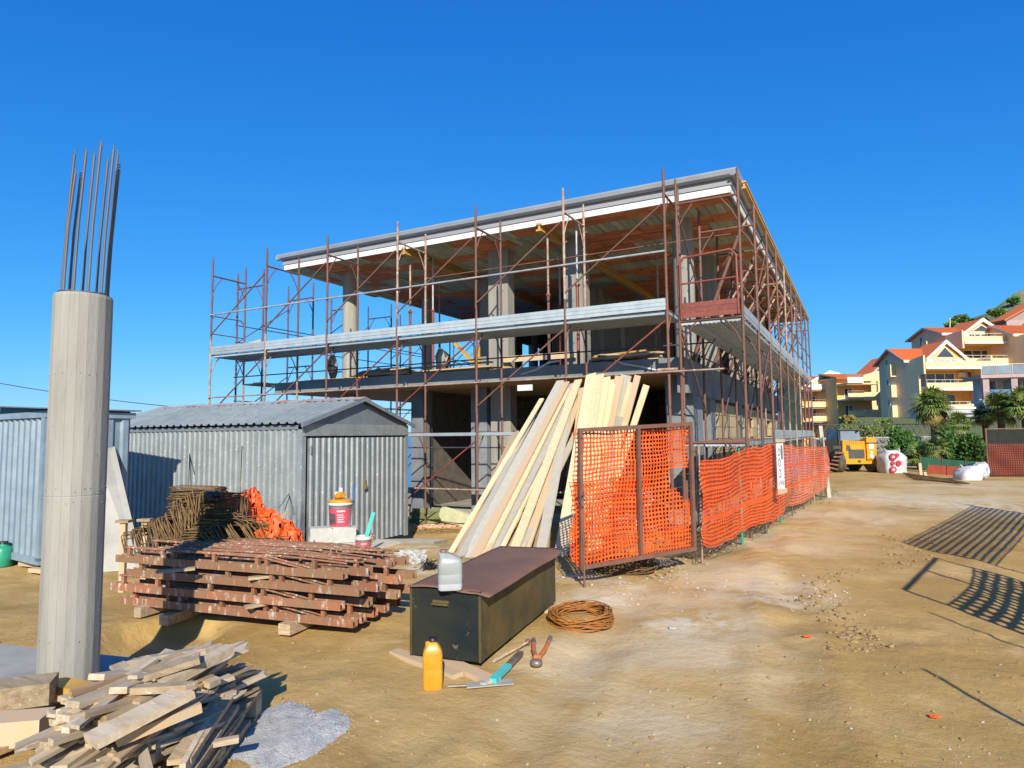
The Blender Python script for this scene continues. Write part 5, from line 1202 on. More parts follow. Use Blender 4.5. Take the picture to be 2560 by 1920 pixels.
# the broad boards on top
for i, (x0, y0, z0, x1, y1, z1, w, th, mt, lab) in enumerate((
    (225, 1855, .42, 470, 1728, .50, .13, .03, pale, 'broad bleached board on the front of the offcut heap'),
    (290, 1850, .38, 500, 1765, .43, .06, .04, M['wood_tan'], 'narrow tan batten just below the broad board'),
    (335, 1655, .34, 535, 1622, .50, .10, .035, pale, 'long pale board across the rear of the heap'),
    (270, 1728, .42, 480, 1716, .52, .06, .03, M['wood_old'], 'grey narrow strip crossing the heap sideways'),
    (180, 1780, .30, 330, 1722, .42, .08, .045, pale, 'bleached batten on the left shoulder of the heap'),
    (300, 1770, .30, 455, 1668, .44, .09, .045, M['wood_old'], 'square batten running up the middle of the heap'),
    (405, 1715, .44, 575, 1622, .50, .06, .045, pale, 'white streaked batten pointing to the upper right'),
    (105, 1900, .20, 235, 1895, .20, .12, .05, brn, 'brown sawn board end at the lower left of the heap'),
    (240, 1905, .2, 400, 1880, .22, .12, .04, M['wood_tan'], 'tan board at the lower front of the heap'),
    (330, 1700, .46, 500, 1645, .52, .10, .03, M['wood_old'], 'rounded grey board near the top of the heap'))):
    def zed(x, y, z): return at_z(x, y, z)
    a_, b_ = zed(x0, y0, z0), zed(x1, y1, z1); tag(MB().beam(a_, b_, w, th, None).build('timber_offcut', mt), lab, 'offcut')
# slanted boards on the right flank
for i in range(7):
    a_ = cw(-1.44+.02*(i % 3), 2.62+.05*i, .03+.032*i); b_ = cw(-1.50-.02*(i % 2), 3.72-.04*i, .05+.036*i)
    tag(MB().beam(a_, b_, .1, .025, (0, 0, 1) if i % 2 else None).build('timber_offcut', pale if i % 2 else M['wood_old']), 'long board on the right flank of the offcut heap, %s from the ground' % ['first', 'second', 'third', 'fourth', 'fifth', 'sixth', 'seventh'][i], 'offcut', group='boards on the right flank of the heap')
# big timbers at the left
for i, (x0, y0, x1, y1, z, w, h, mt, lab) in enumerate((
    (-60, 1745, 135, 1720, .16, .20, .12, 'wood_old', 'thick split timber beam above the others at the left edge'),
    (-60, 1830, 118, 1815, .10, .17, .13, 'wood_tan', 'sawn orange-brown timber beam at the front left edge'),
    (130, 1720, 215, 1735, .10, .13, .09, 'wood_yellow', 'short dark yellow cracked timber behind the column foot'))):
    a_, b_ = at_z(x0, y0, z), at_z(x1, y1, z); tag(MB().beam(a_, b_, w, h).build('timber_beam', M[mt]), lab, 'timber')
a_, b_ = at_z(-80, 1890, .035), at_z(250, 1760, .035)
tag(MB().beam(a_, b_, .22, .03).build('formwork_board', M['wood_yellow'] if False else brn), 'wide brown formwork board lying beneath the left timbers', 'board')
# ------------------------------------------------------------ spilled aggregate
pts = [(560, 1915), (590, 1830), (640, 1765), (700, 1745), (760, 1752), (800, 1790), (850, 1775), (875, 1790), (890, 1812), (860, 1850), (800, 1890), (740, 1925), (640, 1960)]
gpts = [at_z(x, y, 0) for x, y in pts]; cen = sum(gpts, Vector())/len(gpts)
v = []; f = []; NR = 14; NA = 72
def radial(k):
    t = k/NA*len(gpts); i = int(t) % len(gpts); fr = t-int(t); return gpts[i].lerp(gpts[(i+1) % len(gpts)], fr)
for r_ in range(NR+1):
    for k in range(NA):
        e = radial(k); s_ = r_/NR*(1+.07*float(fbm(k*.4, 0, 3))); p = cen.lerp(e, s_); z = tz(p.x, p.y)+.024*(1-(r_/NR)**3)+.010*float(fbm(p.x*16, p.y*16, 5))-.012*(r_/NR)**6; v.append((p.x, p.y, z))
for r_ in range(NR):
    for k in range(NA): f.append((r_*NA+k, r_*NA+(k+1) % NA, (r_+1)*NA+(k+1) % NA, (r_+1)*NA+k))
agg = mk('aggregate', (.47,.46,.43), (.36,.35,.33), 22, .95, .02, 70, c3=(.22,.21,.20), s3=.58, sc3=60, w3=.05)
m = MB(); m.add(v, f, True); rr = random.Random(19)
for i in range(450):
    s_ = math.sqrt(rr.random())*1.06; k = rr.uniform(0, NA); p = cen.lerp(radial(k), s_); m.blob((p.x, p.y, tz(p.x, p.y)+.024*max(0, 1-s_**3)), rr.uniform(.0015, .004), i, 4, .3)
tag(m.build('aggregate_spill', agg), 'pale grey aggregate spill beside the offcut heap', 'aggregate', kind='stuff')
# loose stones, clods on the dirt
stone_m = [MB().blob((0, 0, 0), 1, s_, 6, .35, (1.2, 1, .6)) for s_ in range(5)]
def scatter(name, n, region, rmin, rmax, mat, label, seed):
    rr = random.Random(seed); m = MB()
    for i in range(n):
        x, y = region(rr)
        p = gt(x, y) if False else at_z(x, y, 0); z = tz(p.x, p.y); s = rr.uniform(rmin, rmax)**1.0; s = rmin+(rmax-rmin)*rr.random()**4
        a_ = rr.uniform(0, 6.3); ca, sa = math.cos(a_), math.sin(a_); src = rr.choice(stone_m)
        m.add([(p.x+s*(vx*ca-vy*sa), p.y+s*(vx*sa+vy*ca), z+s*vz+s*.25) for vx, vy, vz in src.v], src.f)
    tag(m.build(name, M[mat]), label, 'stones', kind='stuff')
scatter('loose_stones', 1300, lambda r: (r.uniform(-100, 2660), 1150+800*r.random()**.7), .003, .016, 'stone_dirt', 'scattered earth clods and small stones on the dirt', 40)
scatter('pale_stones', 380, lambda r: (r.uniform(700, 2560), 1180+740*r.random()**.6), .002, .009, 'stone_pale', 'scattered pale gravel on the dirt', 41)
scatter('windrow_clods', 700, lambda r: ((lambda t: (2090-t*0+60*math.sin(t*9)+r.gauss(0, 32)+(150 if t < .3 else 0)*(1-t), 1335+t*300))(r.random())), .004, .028, 'stone_dirt', 'ridge of clods between the wheel tracks', 42)
scatter('fence_clods', 800, lambda r: ((lambda t: (1640+t*420+r.gauss(0, 16), 1440-t*215+r.gauss(0, 12)))(r.random())), .005, .035, 'stone_dirt', 'clods and rubble along the foot of the orange fence', 43)
scatter('plaster_crumbs', 500, lambda r: ((lambda q: (q[0]+r.gauss(0, 50), q[1]+r.gauss(0, 22)))(r.choice([(1430, 1440), (1560, 1478), (1700, 1450), (1620, 1400), (2060, 1500)]))), .003, .016, 'stone_pale', 'crumbs of white plaster near the gate panel', 44)
# odd bits
for i, (x, y, c, lab) in enumerate(((2017, 1605, 'net', 'small orange plastic scrap on the right side of the road'), (2335, 1790, 'net', 'tiny red scrap near the bottom right'), (1680, 1572, 'block_white', 'small white lump on the track'))):
    p = at_z(x, y); p.z = tz(p.x, p.y)+.012; tag(MB().blob(p, .022, i, 6, .4, (1.4, 1, .4)).build('plastic_scrap', M[c]), lab, 'scrap')
g = MB(); rr = random.Random(44)
for i in range(260):
    c_ = rr.choice([(2035, 1250, 22, 7), (2080, 1232, 10, 4), (95, 1424, 6, 5)]); p = gt(c_[0]+rr.gauss(0, c_[2]), c_[1]+rr.gauss(0, c_[3])); a_ = rr.uniform(0, 6.3); h = rr.uniform(.03, .10); u = Vector((math.cos(a_), math.sin(a_), 0))*.006; t = Vector((rr.gauss(0, .03), rr.gauss(0, .03), h)); g.add([p-u, p+u, p+t], [(0, 1, 2)])
tag(g.build('grass_tufts', M['grass']), 'small tufts of green grass by the fence end', 'grass', kind='stuff')

# ------------------------------------------------------------ overhead cable
a_ = at_d(-60, 972, 30); b_ = at_d(1250, 1040, 34); pts = [a_.lerp(b_, t)+Vector((0, 0, -.9*4*t*(1-t)+.45)) for t in np.linspace(0, 1, 24)]
tag(MB().tube(pts, .018, 5).build('overhead_cable', M['cable']), 'thin dark overhead cable crossing the sky behind the sheds', 'cable')

# ------------------------------------------------------------ fence on the right, just outside the frame (its shadow falls into it)
def ground_pt(l, d): p = cw(l, d); p.z = tz(p.x, p.y); return p
rf = thing('roadside_fence', 'netted roadside fence right of the road that throws the net shadow', 'fence', ground_pt(4.42, 3.38))
def panel(p, q, h, nu, nv, mat='net', bars=(0, 1), topbar=True, netskip=None, name='safety_net', u0=0, w0=.05, w1=.95, hole=.7):
    p = ground_pt(*p); q = ground_pt(*q); p.z = q.z = 0
    for s_ in bars: c = p.lerp(q, s_); PB(rf).tube([c+Vector((0, 0, -.2)), c+Vector((0, 0, h))], .018, 8).build('fence_post', M['gate_steel'])
    if topbar: PB(rf).beam(p+Vector((0, 0, h)), q+Vector((0, 0, h)), .03, .03, (0, 0, 1)).build('top_bar', M['gate_steel'])
    def fn(u, w): return p.lerp(q, u0+(1-u0)*u)+Vector((0, 0, h*(w0+(w1-w0)*w)))+Vector((.012*math.sin(w*5+u*3), 0, 0))-Vector((0, 0, .05*math.sin(min(1, u)*math.pi)*w*(1 if w1 < 1 else .3)))
    net(name, fn, nu, nv, mat, rf, hole=hole, skip=netskip)
panel((4.12, 3.80), (5.50, 5.45), 1.68, 15, 13, bars=(0, .55, 1), w0=.0, w1=.80, hole=.60)
panel((5.78, 6.5), (9.9, 11.0), 1.75, 60, 12, bars=(0, .35, .7, 1), topbar=False, w0=.45, w1=1.0, hole=.72)
for (l, d, h, r_) in ((2.90, 1.55, 1.68, .018), (3.85, 2.95, 1.68, .014), (9.9, 11.2, 1.9, .025), (8.2, 8.2, 2.0, .02), (3.0, .2, 1.5, .03)):
    c = ground_pt(l, d); PB(rf).tube([c+Vector((0, 0, -.2)), c+Vector((.02, .02, h))], r_*.8, 8).build('fence_post', M['gate_steel'])

M['net_in_shade'] = mk('net_in_shade', (.20,.035,.015), (.14,.03,.015), 3, .8)  # darker copy of the orange net, its shade put into the colour
# dark screened fence at the far right
df = thing('screened_fence', 'dark shade-cloth fence with orange net along its lower half at the right edge', 'fence', at_z(2468, 1192))
F0 = at_z(2470, 1192); F1 = F0+lat_u*6-dep_u*1.5; F0.z = F1.z = -.05
def DF(u, z): return F0.lerp(F1, u)+Vector((0, 0, z))
PB(df).extrude([DF(0, .05), DF(1, .05), DF(1, 1.68), DF(0, 1.66)], dep_u*.02).build('shade_cloth', M['dark_net'])
for u in (0, .22, .5, .8, 1): PB(df).tube([DF(u, -.1)-dep_u*.03, DF(u, 1.72)-dep_u*.03], .03, 6).build('fence_post', M['gate_steel'])
PB(df).tube([DF(0, 1.69), DF(1, 1.71)], .025, 6).build('top_rail', M['gate_steel'])
net('safety_net', lambda u, w: DF(u, .1+1.08*w)-dep_u*(.06+.02*math.sin(u*40+w*8)), 90, 18, 'net_in_shade', df, hole=.66)

# ------------------------------------------------------------ yellow machine
mo = at_z(2148, 1181); mo.z = 0
mc = thing('yellow_dumper', 'small yellow site machine with dark cab glass parked at the end of the road', 'site machine', mo, YAW+.08)
bm = MB(); bm.extrude([(-.62, 0, .45), (.62, 0, .45), (.66, 0, .62), (.66, 0, 1.02), (.30, 0, 1.05), (.28, 0, 1.22), (-.62, 0, 1.26), (-.64, 0, .70)], (0, 1.9, 0)); bm.build('body', M['yellow_machine'], mc)
MB().extrude([(-.60, -.04, .33), (.60, -.04, .33), (.66, -.04, .46), (-.64, -.04, .46)], (0, .3, 0)).build('bumper', M['yellow_machine'], mc)
MB().box(.30, .70, -.10, .35, .50, 1.30).build('side_pod', M['yellow_machine'], mc); MB().box(.34, .66, -.05, .2, 1.30, 1.36).box(.34, .38, -.05, .0, 1.36, 1.42).box(.62, .66, -.05, 0, 1.36, 1.42).build('pod_cap', M['yellow_machine'], mc)
MB().box(-.40, .25, -.02, -.001, .55, .90).build('grille', M['dark_grille'], mc); MB().extrude([(-.50, -.02, .86), (-.28, -.02, .86), (-.34, -.02, 1.06), (-.48, -.02, 1.08)], (0, .018, 0)).build('side_vent', M['dark_grille'], mc)
for k in range(9): MB().box(-.52+k*.085, -.49+k*.085, -.012, -.001, 1.10, 1.24).build('louvre', mk('louvre_orange', (.45, .20, .01), None, 9, .6) if k == 0 else bpy.data.materials['louvre_orange'], mc)
cab = MB(); cab.extrude([(-.62, .25, 1.26), (.28, .25, 1.26), (.26, .30, 1.66), (-.58, .30, 1.70)], (0, .9, 0)); cab.build('cab', M['cab_glass'], mc)
MB().box(-.66, -.60, .2, .28, .9, 1.70).box(-.60, .28, .22, .26, 1.66, 1.71).build('cab_frame', M['dark_grille'], mc); MB().blob((.12, .2, 1.62), .05, 1, 8).build('mirror', M['black_plastic'], mc)
MB().tube([(-.66, .1, 1.3), (-.72, .0, 1.62), (-.95, -.02, 1.78), (-1.15, 0, 1.74), (-1.25, .1, 1.2)], .02, 6).build('boom_hose', M['black_plastic'], mc); MB().beam((-.66, .1, .98), (-1.05, .0, 1.0), .12, .1, (0, 0, 1)).build('step_arm', M['dark_grille'], mc)
MB().lathe([(.09, 0), (.09, .03), (.06, .035)], m=Matrix.Rotation(math.pi/2, 3, 'X'), c=(.47, -.10, .62), n=16).build('headlight', M['white_plastic'], mc); MB().lathe([(.06, 0), (.06, .03)], m=Matrix.Rotation(math.pi/2, 3, 'X'), c=(.47, -.10, .78), n=16).build('headlight', M['white_plastic'], mc)
MB().box(.40, .58, -.105, -.10, .92, 1.12).build('number_card', M['paper'], mc); MB().box(-.05, .05, -.08, -.04, .40, .48).build('tow_hook', M['dark_grille'], mc)
MB().box(.28, .80, -.12, -.08, 1.12, 1.17).build('light_bar', M['dark_grille'], mc)
for sx in (-1, 1):
    for yy in (.25, 1.5):
        wh = MB(); wh.lathe([(.2, -.14), (.40, -.14), (.43, -.10), (.43, .10), (.40, .14), (.2, .14)], (sx*.74, yy, .42), 24, Matrix.Rotation(math.pi/2, 3, 'Y')); w_ = wh.build('wheel', M['tyre'], mc)
        MB().lathe([(.0, -.10), (.2, -.10), (.2, .10), (0, .10)], (sx*.74, yy, .42), 16, Matrix.Rotation(math.pi/2, 3, 'Y')).build('rim', M['yellow_machine'], w_)
# steel panels stacked left of the machine
for i in range(6):
    a_ = at_d(2068+i*5, 1178-i*9, 25.5); b_ = at_d(2112+i*2, 1192-i*12, 26.5); tag(MB().beam(a_, b_, .12, .05).build('steel_section', M['truss']), 'reddish steel section in the slanting stack left of the machine', 'steel section', group='steel sections by the machine')
# big bags
def bigbag(px, py, d, w, h, label, seed, lean=0):
    p = at_z(px, py); p = at_d(px, py, d); p.z = tz(p.x, p.y); t = thing('big_bag', label, 'bag', p, YAW)
    v = []; f = []; n = 24; m_ = 10
    for i in range(m_+1):
        z = i/m_; s_ = (1-.5*max(0, z-.72)/.28)*(1+.06*math.sin(z*3))
        for j in range(n):
            a_ = 2*math.pi*j/n; c, s2 = math.cos(a_), math.sin(a_); r_ = w/2*s_/max(abs(c), abs(s2))**.75*(1+.10*float(fbm(j*.6+seed, z*4, seed)))
            v.append((r_*c+lean*z*z, r_*s2, z*h))
    for i in range(m_):
        for j in range(n): f.append((i*n+j, i*n+(j+1) % n, (i+1)*n+(j+1) % n, (i+1)*n+j))
    m = MB(); m.add(v, f, True); m.add(v[-n:], [tuple(range(n))]); m.build('sack_body', M['bag_white'], t)
    for sx in (-1, 1): MB().tube([(sx*w*.3, -w*.2, h*.9), (sx*w*.36, -w*.1, h*1.08), (sx*w*.25, w*.2, h*.95)], .02, 6).build('lifting_loop', M['bag_white'], t)
    return t
bb = bigbag(2230, 1184, 25.4, .78, .85, 'white bulk bag with red round emblems beside the yellow machine', 3)
for (x, z, r_) in ((-.18, .62, .13), (.02, .38, .10), (-.2, .14, .12), (-.02, .68, .07), (-.2, .38, .07)):
    pts = [(x+r_*math.cos(t), -.47, z+r_*math.sin(t)) for t in np.linspace(0, 2*math.pi, 20)[:-1]]; MB().extrude(pts, (0, .06, 0)).build('red_emblem', M['bag_red'], bb)
for (x, z, r_) in ((-.18, .62, .05), (-.2, .14, .05)):
    pts = [(x+r_*math.cos(t), -.478, z+r_*math.sin(t)) for t in np.linspace(0, 2*math.pi, 16)[:-1]]; MB().extrude(pts, (0, .007, 0)).build('emblem_centre', M['bag_white'], bb)
b2_ = bigbag(2418, 1199, 21.6, .62, .45, 'slumped white sack lying beside the dark screened fence', 8, .25)
tag(MB().blob(at_d(2452, 1176, 21.9), .24, 6, 12, .2, (1.1, .8, 1.1)).build('grey_sack', mk('sack_grey', (.30, .30, .33), (.6, .6, .62), 6, .6)), 'grey and white sack propped behind the slumped one', 'sack')
for i in range(14):
    y = 1188+i*1.2; a_ = at_z(2258+i*2, y-6, .05+.02*(i % 4)); b_ = at_z(2385+i*3, 1201+i*.6, .03+.02*(i % 3)); tag(MB().tube([a_, b_], .022, 5).build('steel_bar', M['rebar_rust']), 'long rusty bar in the bundle lying before the shrubs', 'bar', group='rusty bars before the shrubs')
for i, (x, y0, y1) in enumerate(((2302, 1190, 1158), (2314, 1190, 1180))):
    a_ = at_z(x, y0); b_ = at_d(x-3, y1, (a_-CP).dot(dep_u)); tag(MB().beam(a_, b_, .1, .05, lat_u).build('timber_stake', M['wood_tan']), ['tall pale stake before the rusty bars', 'short pale stake before the rusty bars'][i], 'stake')
# low orange and green barrier behind
def lowfence(x0, x1, y0a, y0b, y1a, y1b, d0, d1, mat, label):
    a_, b_ = at_d(x0, y1a, d0), at_d(x1, y1b, d1); c_, e_ = at_d(x1, y0b, d1), at_d(x0, y0a, d0); t = thing('low_net_fence', label, 'fence', a_)
    PB(t).extrude([a_, b_, c_, e_], dep_u*.02).build('net_cloth', M[mat]); 
    for k in range(4): p = a_.lerp(b_, k/3); q = e_.lerp(c_, k/3); PB(t).tube([p, q+Vector((0, 0, .08))], .02, 5).build('fence_post', M['gate_steel'])
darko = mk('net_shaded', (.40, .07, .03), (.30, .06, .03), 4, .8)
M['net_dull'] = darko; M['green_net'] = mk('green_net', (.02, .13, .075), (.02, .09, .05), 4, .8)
lowfence(2320, 2470, 1162, 1172, 1190, 1200, 24.5, 23, 'net_dull', 'low dull orange net fence before the shrubs'); lowfence(2300, 2475, 1142, 1158, 1170, 1180, 26, 24.5, 'green_net', 'low dark green net fence behind the dull orange one')

# ------------------------------------------------------------ retaining wall with rail fence
wl_ = thing('stone_wall', 'grey rubble stone retaining wall behind the yellow machine', 'wall', cw(13, 33))
W0, W1 = cw(14.4, 31.5, -.3), cw(23.5, 35, -.3); wd_ = (W1-W0); wl = wd_.length; wn = Vector((wd_.y, -wd_.x, 0)).normalized()
PB(wl_).extrude([W0, W1, W1+Vector((0, 0, 1.55)), W0+Vector((0, 0, 1.55))], -wn*.3).build('wall_core', M['mortar'])
rr = random.Random(6); stm = [MB().blob((0, 0, 0), .5, s_, 7, .12, (1, .45, .8)).mesh('stone', M['stone']) for s_ in range(4)]
for r_ in range(5):
    s_ = .2
    while s_ < wl-.2:
        w_ = rr.uniform(.35, .6); p = W0+wd_*((s_+w_/2)/wl)+Vector((0, 0, .35+r_*.28))+wn*.02
        link('stone', rr.choice(stm), wl_, loc=p-wl_.location, rot=(0, 0, math.atan2(wd_.y, wd_.x)), scale=(w_*.98, .5, .36)); s_ += w_
PB(wl_).extrude([W0+wn*.05+Vector((0, 0, 1.55)), W1+wn*.05+Vector((0, 0, 1.55)), W1-wn*.35+Vector((0, 0, 1.55)), W0-wn*.35+Vector((0, 0, 1.55))], (0, 0, .07)).build('coping', M['concrete_flat'])
wf = thing('lattice_fence', 'thin grey lattice fence on top of the stone wall', 'fence', W0+Vector((0, 0, 1.6)))
m = PB(wf); n_ = int(wl/.45)
for i in range(n_):
    a_ = W0+wd_*(i/n_)+Vector((0, 0, 1.62)); b_ = W0+wd_*((i+1)/n_)+Vector((0, 0, 1.62)); m.tube([a_, b_+Vector((0, 0, .62))], .012, 4); m.tube([b_, a_+Vector((0, 0, .62))], .012, 4)
m.tube([W0+Vector((0, 0, 2.25)), W1+Vector((0, 0, 2.25))], .02, 5); m.build('lattice', M['wire'])
# ------------------------------------------------------------ vegetation
def leaf_cloud(name, mat, c, r, n, size, seed, parent=None, lobes=9, **k):
    g = np.random.default_rng(seed)
    lc = g.normal(size=(lobes, 3)); lc /= np.linalg.norm(lc, axis=1)[:, None]; lc *= g.uniform(.25, .68, (lobes, 1)); lr = g.uniform(.28, .50, lobes)
    w = g.integers(0, lobes, n); d = g.normal(size=(n, 3)); d /= np.linalg.norm(d, axis=1)[:, None]
    p = lc[w]+d*(lr[w]*g.uniform(.55, 1.06, n)**.6)[:, None]; p = p*np.array(r)+np.array(c)
    a = g.normal(size=(n, 3)); a[:, 2] += .6; a /= np.linalg.norm(a, axis=1)[:, None]
    b = np.cross(a, g.normal(size=(n, 3))); b /= np.linalg.norm(b, axis=1)[:, None]
    s = size*g.uniform(.6, 1.4, (n, 1)); v = np.stack([p-a*s*.1, p+a*s*.5+b*s*.28, p+a*s*1.1, p+a*s*.5-b*s*.28], 1).reshape(-1, 3)
    me = bpy.data.meshes.new(name); me.vertices.add(4*n); me.vertices.foreach_set('co', v.astype(np.float32).ravel())
    me.loops.add(4*n); me.polygons.add(n); me.loops.foreach_set('vertex_index', np.arange(4*n, dtype=np.int32)); me.polygons.foreach_set('loop_start', np.arange(0, 4*n, 4, dtype=np.int32)); me.polygons.foreach_set('loop_total', np.full(n, 4, np.int32))
    me.update(calc_edges=True); me.materials.append(M[mat]); return link(name, me, parent, **k)
def shrub(label, px, py_base, py_top, halfw, d, mat, seed, n=5200, size=.13, grp='shrubs along the end of the road', name='shrub', cat='shrub'):
    a_ = at_d(px, py_base, d); t_ = at_d(px, py_top, d); a_.z = tz(a_.x, a_.y); h = t_.z-a_.z; r = halfw*d/FPX
    t = thing(name, label, cat, a_, 0, grp)
    rr = random.Random(seed); m = MB()
    for i in range(4): m.tube([(0, 0, -.1), (rr.uniform(-.2, .2)*r, rr.uniform(-.2, .2)*r, h*.4), (rr.uniform(-.6, .6)*r, rr.uniform(-.5, .5)*r, h*.8)], .05, 6, r2=.015)
    m.build('trunk', M['bark'], t)
    leaf_cloud('crown', mat, (0, 0, h*.53), (r, r*.85, h*.56), n, size, seed, t, lobes=12)
shrub('dense dark green conifer shrub left of the fan palms behind the bulk bag', 2255, 1192, 1078, 40, 29, 'leaf_dark', 3, 6500)
shrub('tall dark green shrub right of the middle palm', 2440, 1195, 1070, 42, 28, 'leaf_dark', 7, 7500)
shrub('bright green bushy shrub between the two dark shrubs', 2380, 1192, 1088, 36, 28.5, 'leaf_dark', 9, 5500)
shrub('rounded green shrub left of the dark conifer near the stone wall', 2222, 1150, 1085, 26, 34, 'leaf_mid', 11, 3000)
shrub('dark green shrub in the gap under the tall palm', 2312, 1190, 1100, 32, 30, 'leaf_dark', 12, 4500)
shrub('yellow green scrub on the wall top left of the palms', 2170, 1098, 1058, 42, 40, 'leaf_mid', 13, 3500)
shrub('sparse green scrub on the wall top behind the machine', 2110, 1100, 1066, 30, 42, 'leaf_mid', 14, 2200)
shrub('yellow flowering bush against the cream house wall', 2122, 1078, 1040, 16, 60, 'leaf_yellow', 15, 1500, .2)
shrub('green scrub under the grey house garage', 2215, 1092, 1050, 34, 45, 'leaf_mid', 16, 3000)
def fan_leaf(mat, R=.62, seed=0):
    rr = random.Random(seed); m = MB(); n = 17
    m.tube([(0, 0, 0), (.45, 0, .10)], .012, 4)
    for i in range(n):
        a_ = math.radians(-105+210*i/(n-1)); L_ = R*(1-.18*abs(i/(n-1)-.5)*2)*rr.uniform(.9, 1.05); d = Vector((math.cos(a_), math.sin(a_), .05)); s = Vector((-d.y, d.x, 0))
        b0 = Vector((.45, 0, .10)); mid = b0+d*L_*.55+Vector((0, 0, .05)); tip = b0+d*L_+Vector((0, 0, -.13*rr.uniform(.5, 1.6))); w = .035
        m.add([b0, mid+s*w, tip, mid-s*w], [(0, 1, 2, 3)])
    return m.mesh('frond', M[mat])
FL = [fan_leaf('leaf_palm', .62, 1), fan_leaf('leaf_palm', .7, 2), fan_leaf('leaf_yellow', .55, 3), fan_leaf('leaf_mid', .6, 4)]
def palm(label, px, py_c, d, spread_px, base_py, seed, n=44, yellow=False, name='fan_palm'):
    c = at_d(px, py_c, d); s = spread_px*d/FPX; g = at_d(px, base_py, d); gz = tz(g.x, g.y)
    t = thing(name, label, 'palm', (c.x, c.y, gz), 0, 'fan palms at the end of the road'); h = c.z-gz; rr = random.Random(seed)
    if h > .3: MB().tube([(0, 0, -.1), (.03, .02, h*.5), (0, 0, h)], .16, 10, r2=.13).build('trunk', M['bark'], t)
    for i in range(n):
        el = math.radians(-55+135*rr.random()**.8) if not (yellow and i < 8) else math.radians(-70)
        az = rr.uniform(0, 2*math.pi); me = FL[2] if (yellow and i < 8) else FL[rr.choice((0, 0, 1, 3))]
        sc = s/1.05*rr.uniform(.85, 1.1)
        link('frond', me, t, loc=(0, 0, h), rot=Matrix.Rotation(az, 3, 'Z').to_4x4().to_euler() if False else (Matrix.Rotation(az, 3, 'Z') @ Matrix.Rotation(-el, 3, 'Y')).to_euler(), scale=(sc, sc, sc))
palm('tall fan palm with dead yellow skirt in front of the orange house balconies', 2330, 1020, 32, 58, 1150, 1, 62, True)
palm('fan palm with upright crown just right of the tall one', 2395, 1062, 31, 40, 1150, 2, 44)
palm('low fan palm spreading at the foot of the shrubs', 2300, 1150, 27.5, 42, 1180, 3, 36)
palm('low fan palm left of the pale stake', 2340, 1120, 27, 40, 1180, 4, 36)
palm('fan palm at the right behind the dark fence', 2500, 1030, 30, 56, 1150, 5, 50)
palm('large fan palm crown cut by the right frame edge', 2560, 1022, 29, 60, 1150, 6, 56)
palm('fan palm crown just above the dark fence corner', 2462, 1050, 31, 40, 1150, 7, 40)
palm('small fan palm below the tall palm', 2362, 1095, 29.5, 38, 1180, 8, 38)
for i, (x, y, d, hw, hh) in enumerate(((2400, 800, 200, 24, 9), (2445, 806, 185, 28, 8), (2490, 782, 205, 22, 6), (2375, 816, 190, 16, 8), (2535, 752, 220, 16, 6))):
    c = at_d(x, y, d); t = thing('hillside_bush', '%s on the hill crest above the orange roofs' % ['bare brownish bush', 'dark green bush', 'olive bush', 'low scrub bush', 'tiny bush'][i], 'bush', c, 0, 'bushes on the hill')
    MB().tube([(0, 0, -3), (0, 0, .5)], .3, 6).build('trunk', M['bark'], t); leaf_cloud('crown', ['leaf_yellow', 'leaf_dark', 'leaf_mid', 'leaf_mid', 'leaf_dark'][i] if i else 'leaf_mid', (0, 0, 0), (hw*d/FPX, hw*d/FPX, hh*d/FPX), 1300, .9, 30+i, t)

ob = cw(3.25, 1.15, 0); t = thing('roadside_bush', 'leafy bush on the right verge just outside the view', 'bush', ob); MB().tube([(0, 0, -.1), (0, 0, .9)], .03, 6).build('trunk', M['bark'], t); leaf_cloud('crown', 'leaf_mid', (0, 0, .85), (.45, .5, .55), 900, .09, 91, t)
# ------------------------------------------------------------ houses
class HB:                                     # local frame: x right, y away, z up; origin at the front left eave corner's foot
    def __init__(s, name, label, l, d, z): s.t = thing(name, label, 'house', cw(l, d, z), YAW+math.radians(4.5)); s.z = z
    def box(s, name, x0, x1, y0, y1, z0, z1, mat, parent=None, **k): return MB().box(x0, x1, y0, y1, z0, z1).build(name, M[mat], parent or s.t, **k)
    def poly(s, name, pts, off, mat, parent=None): return MB().extrude(pts, off).build(name, M[mat], parent or s.t)
    def window(s, x0, x1, y, z0, z1, n=2):
        f = MB(); f.box(x0, x1, y-.03, y+.03, z0, z0+.07).box(x0, x1, y-.03, y+.03, z1-.07, z1)
        for i in range(n+1): xx = x0+(x1-x0)*i/n; f.box(xx-.045, xx+.045, y-.035, y+.028, z0+.07, z1-.07)
        fo = f.build('window', M['trim_white'], s.t)
        for i in range(n): xa = x0+(x1-x0)*i/n; xb = x0+(x1-x0)*(i+1)/n; MB().box(xa+.045, xb-.045, y-.008, y+.008, z0+.07, z1-.07).build('pane', M['pane'], fo)
        return fo
    def window_side(s, x, y0, y1, z0, z1):
        fo = MB().box(x-.03, x+.02, y0, y1, z0, z1).build('window', M['trim_white'], s.t); MB().box(x-.045, x-.031, y0+.08, y1-.08, z0+.08, z1-.08).build('pane', M['pane'], fo)
def roof_slab(h, pts_low, pts_high, th=.18, name='roof', mat='roof_tile'):
    a, b = [Vector(p) for p in pts_low]; c, d = [Vector(p) for p in pts_high]; n = MB(); L_ = (b-a); k = max(2, int(L_.length/.32)); rows = max(2, int((c-b).length/.40))
    nrm = (b-a).cross(d-a).normalized(); nrm = nrm if nrm.z > 0 else -nrm
    core = n.extrude([a, b, c, d], -nrm*th).build(name, M[mat], h.t)
    return core
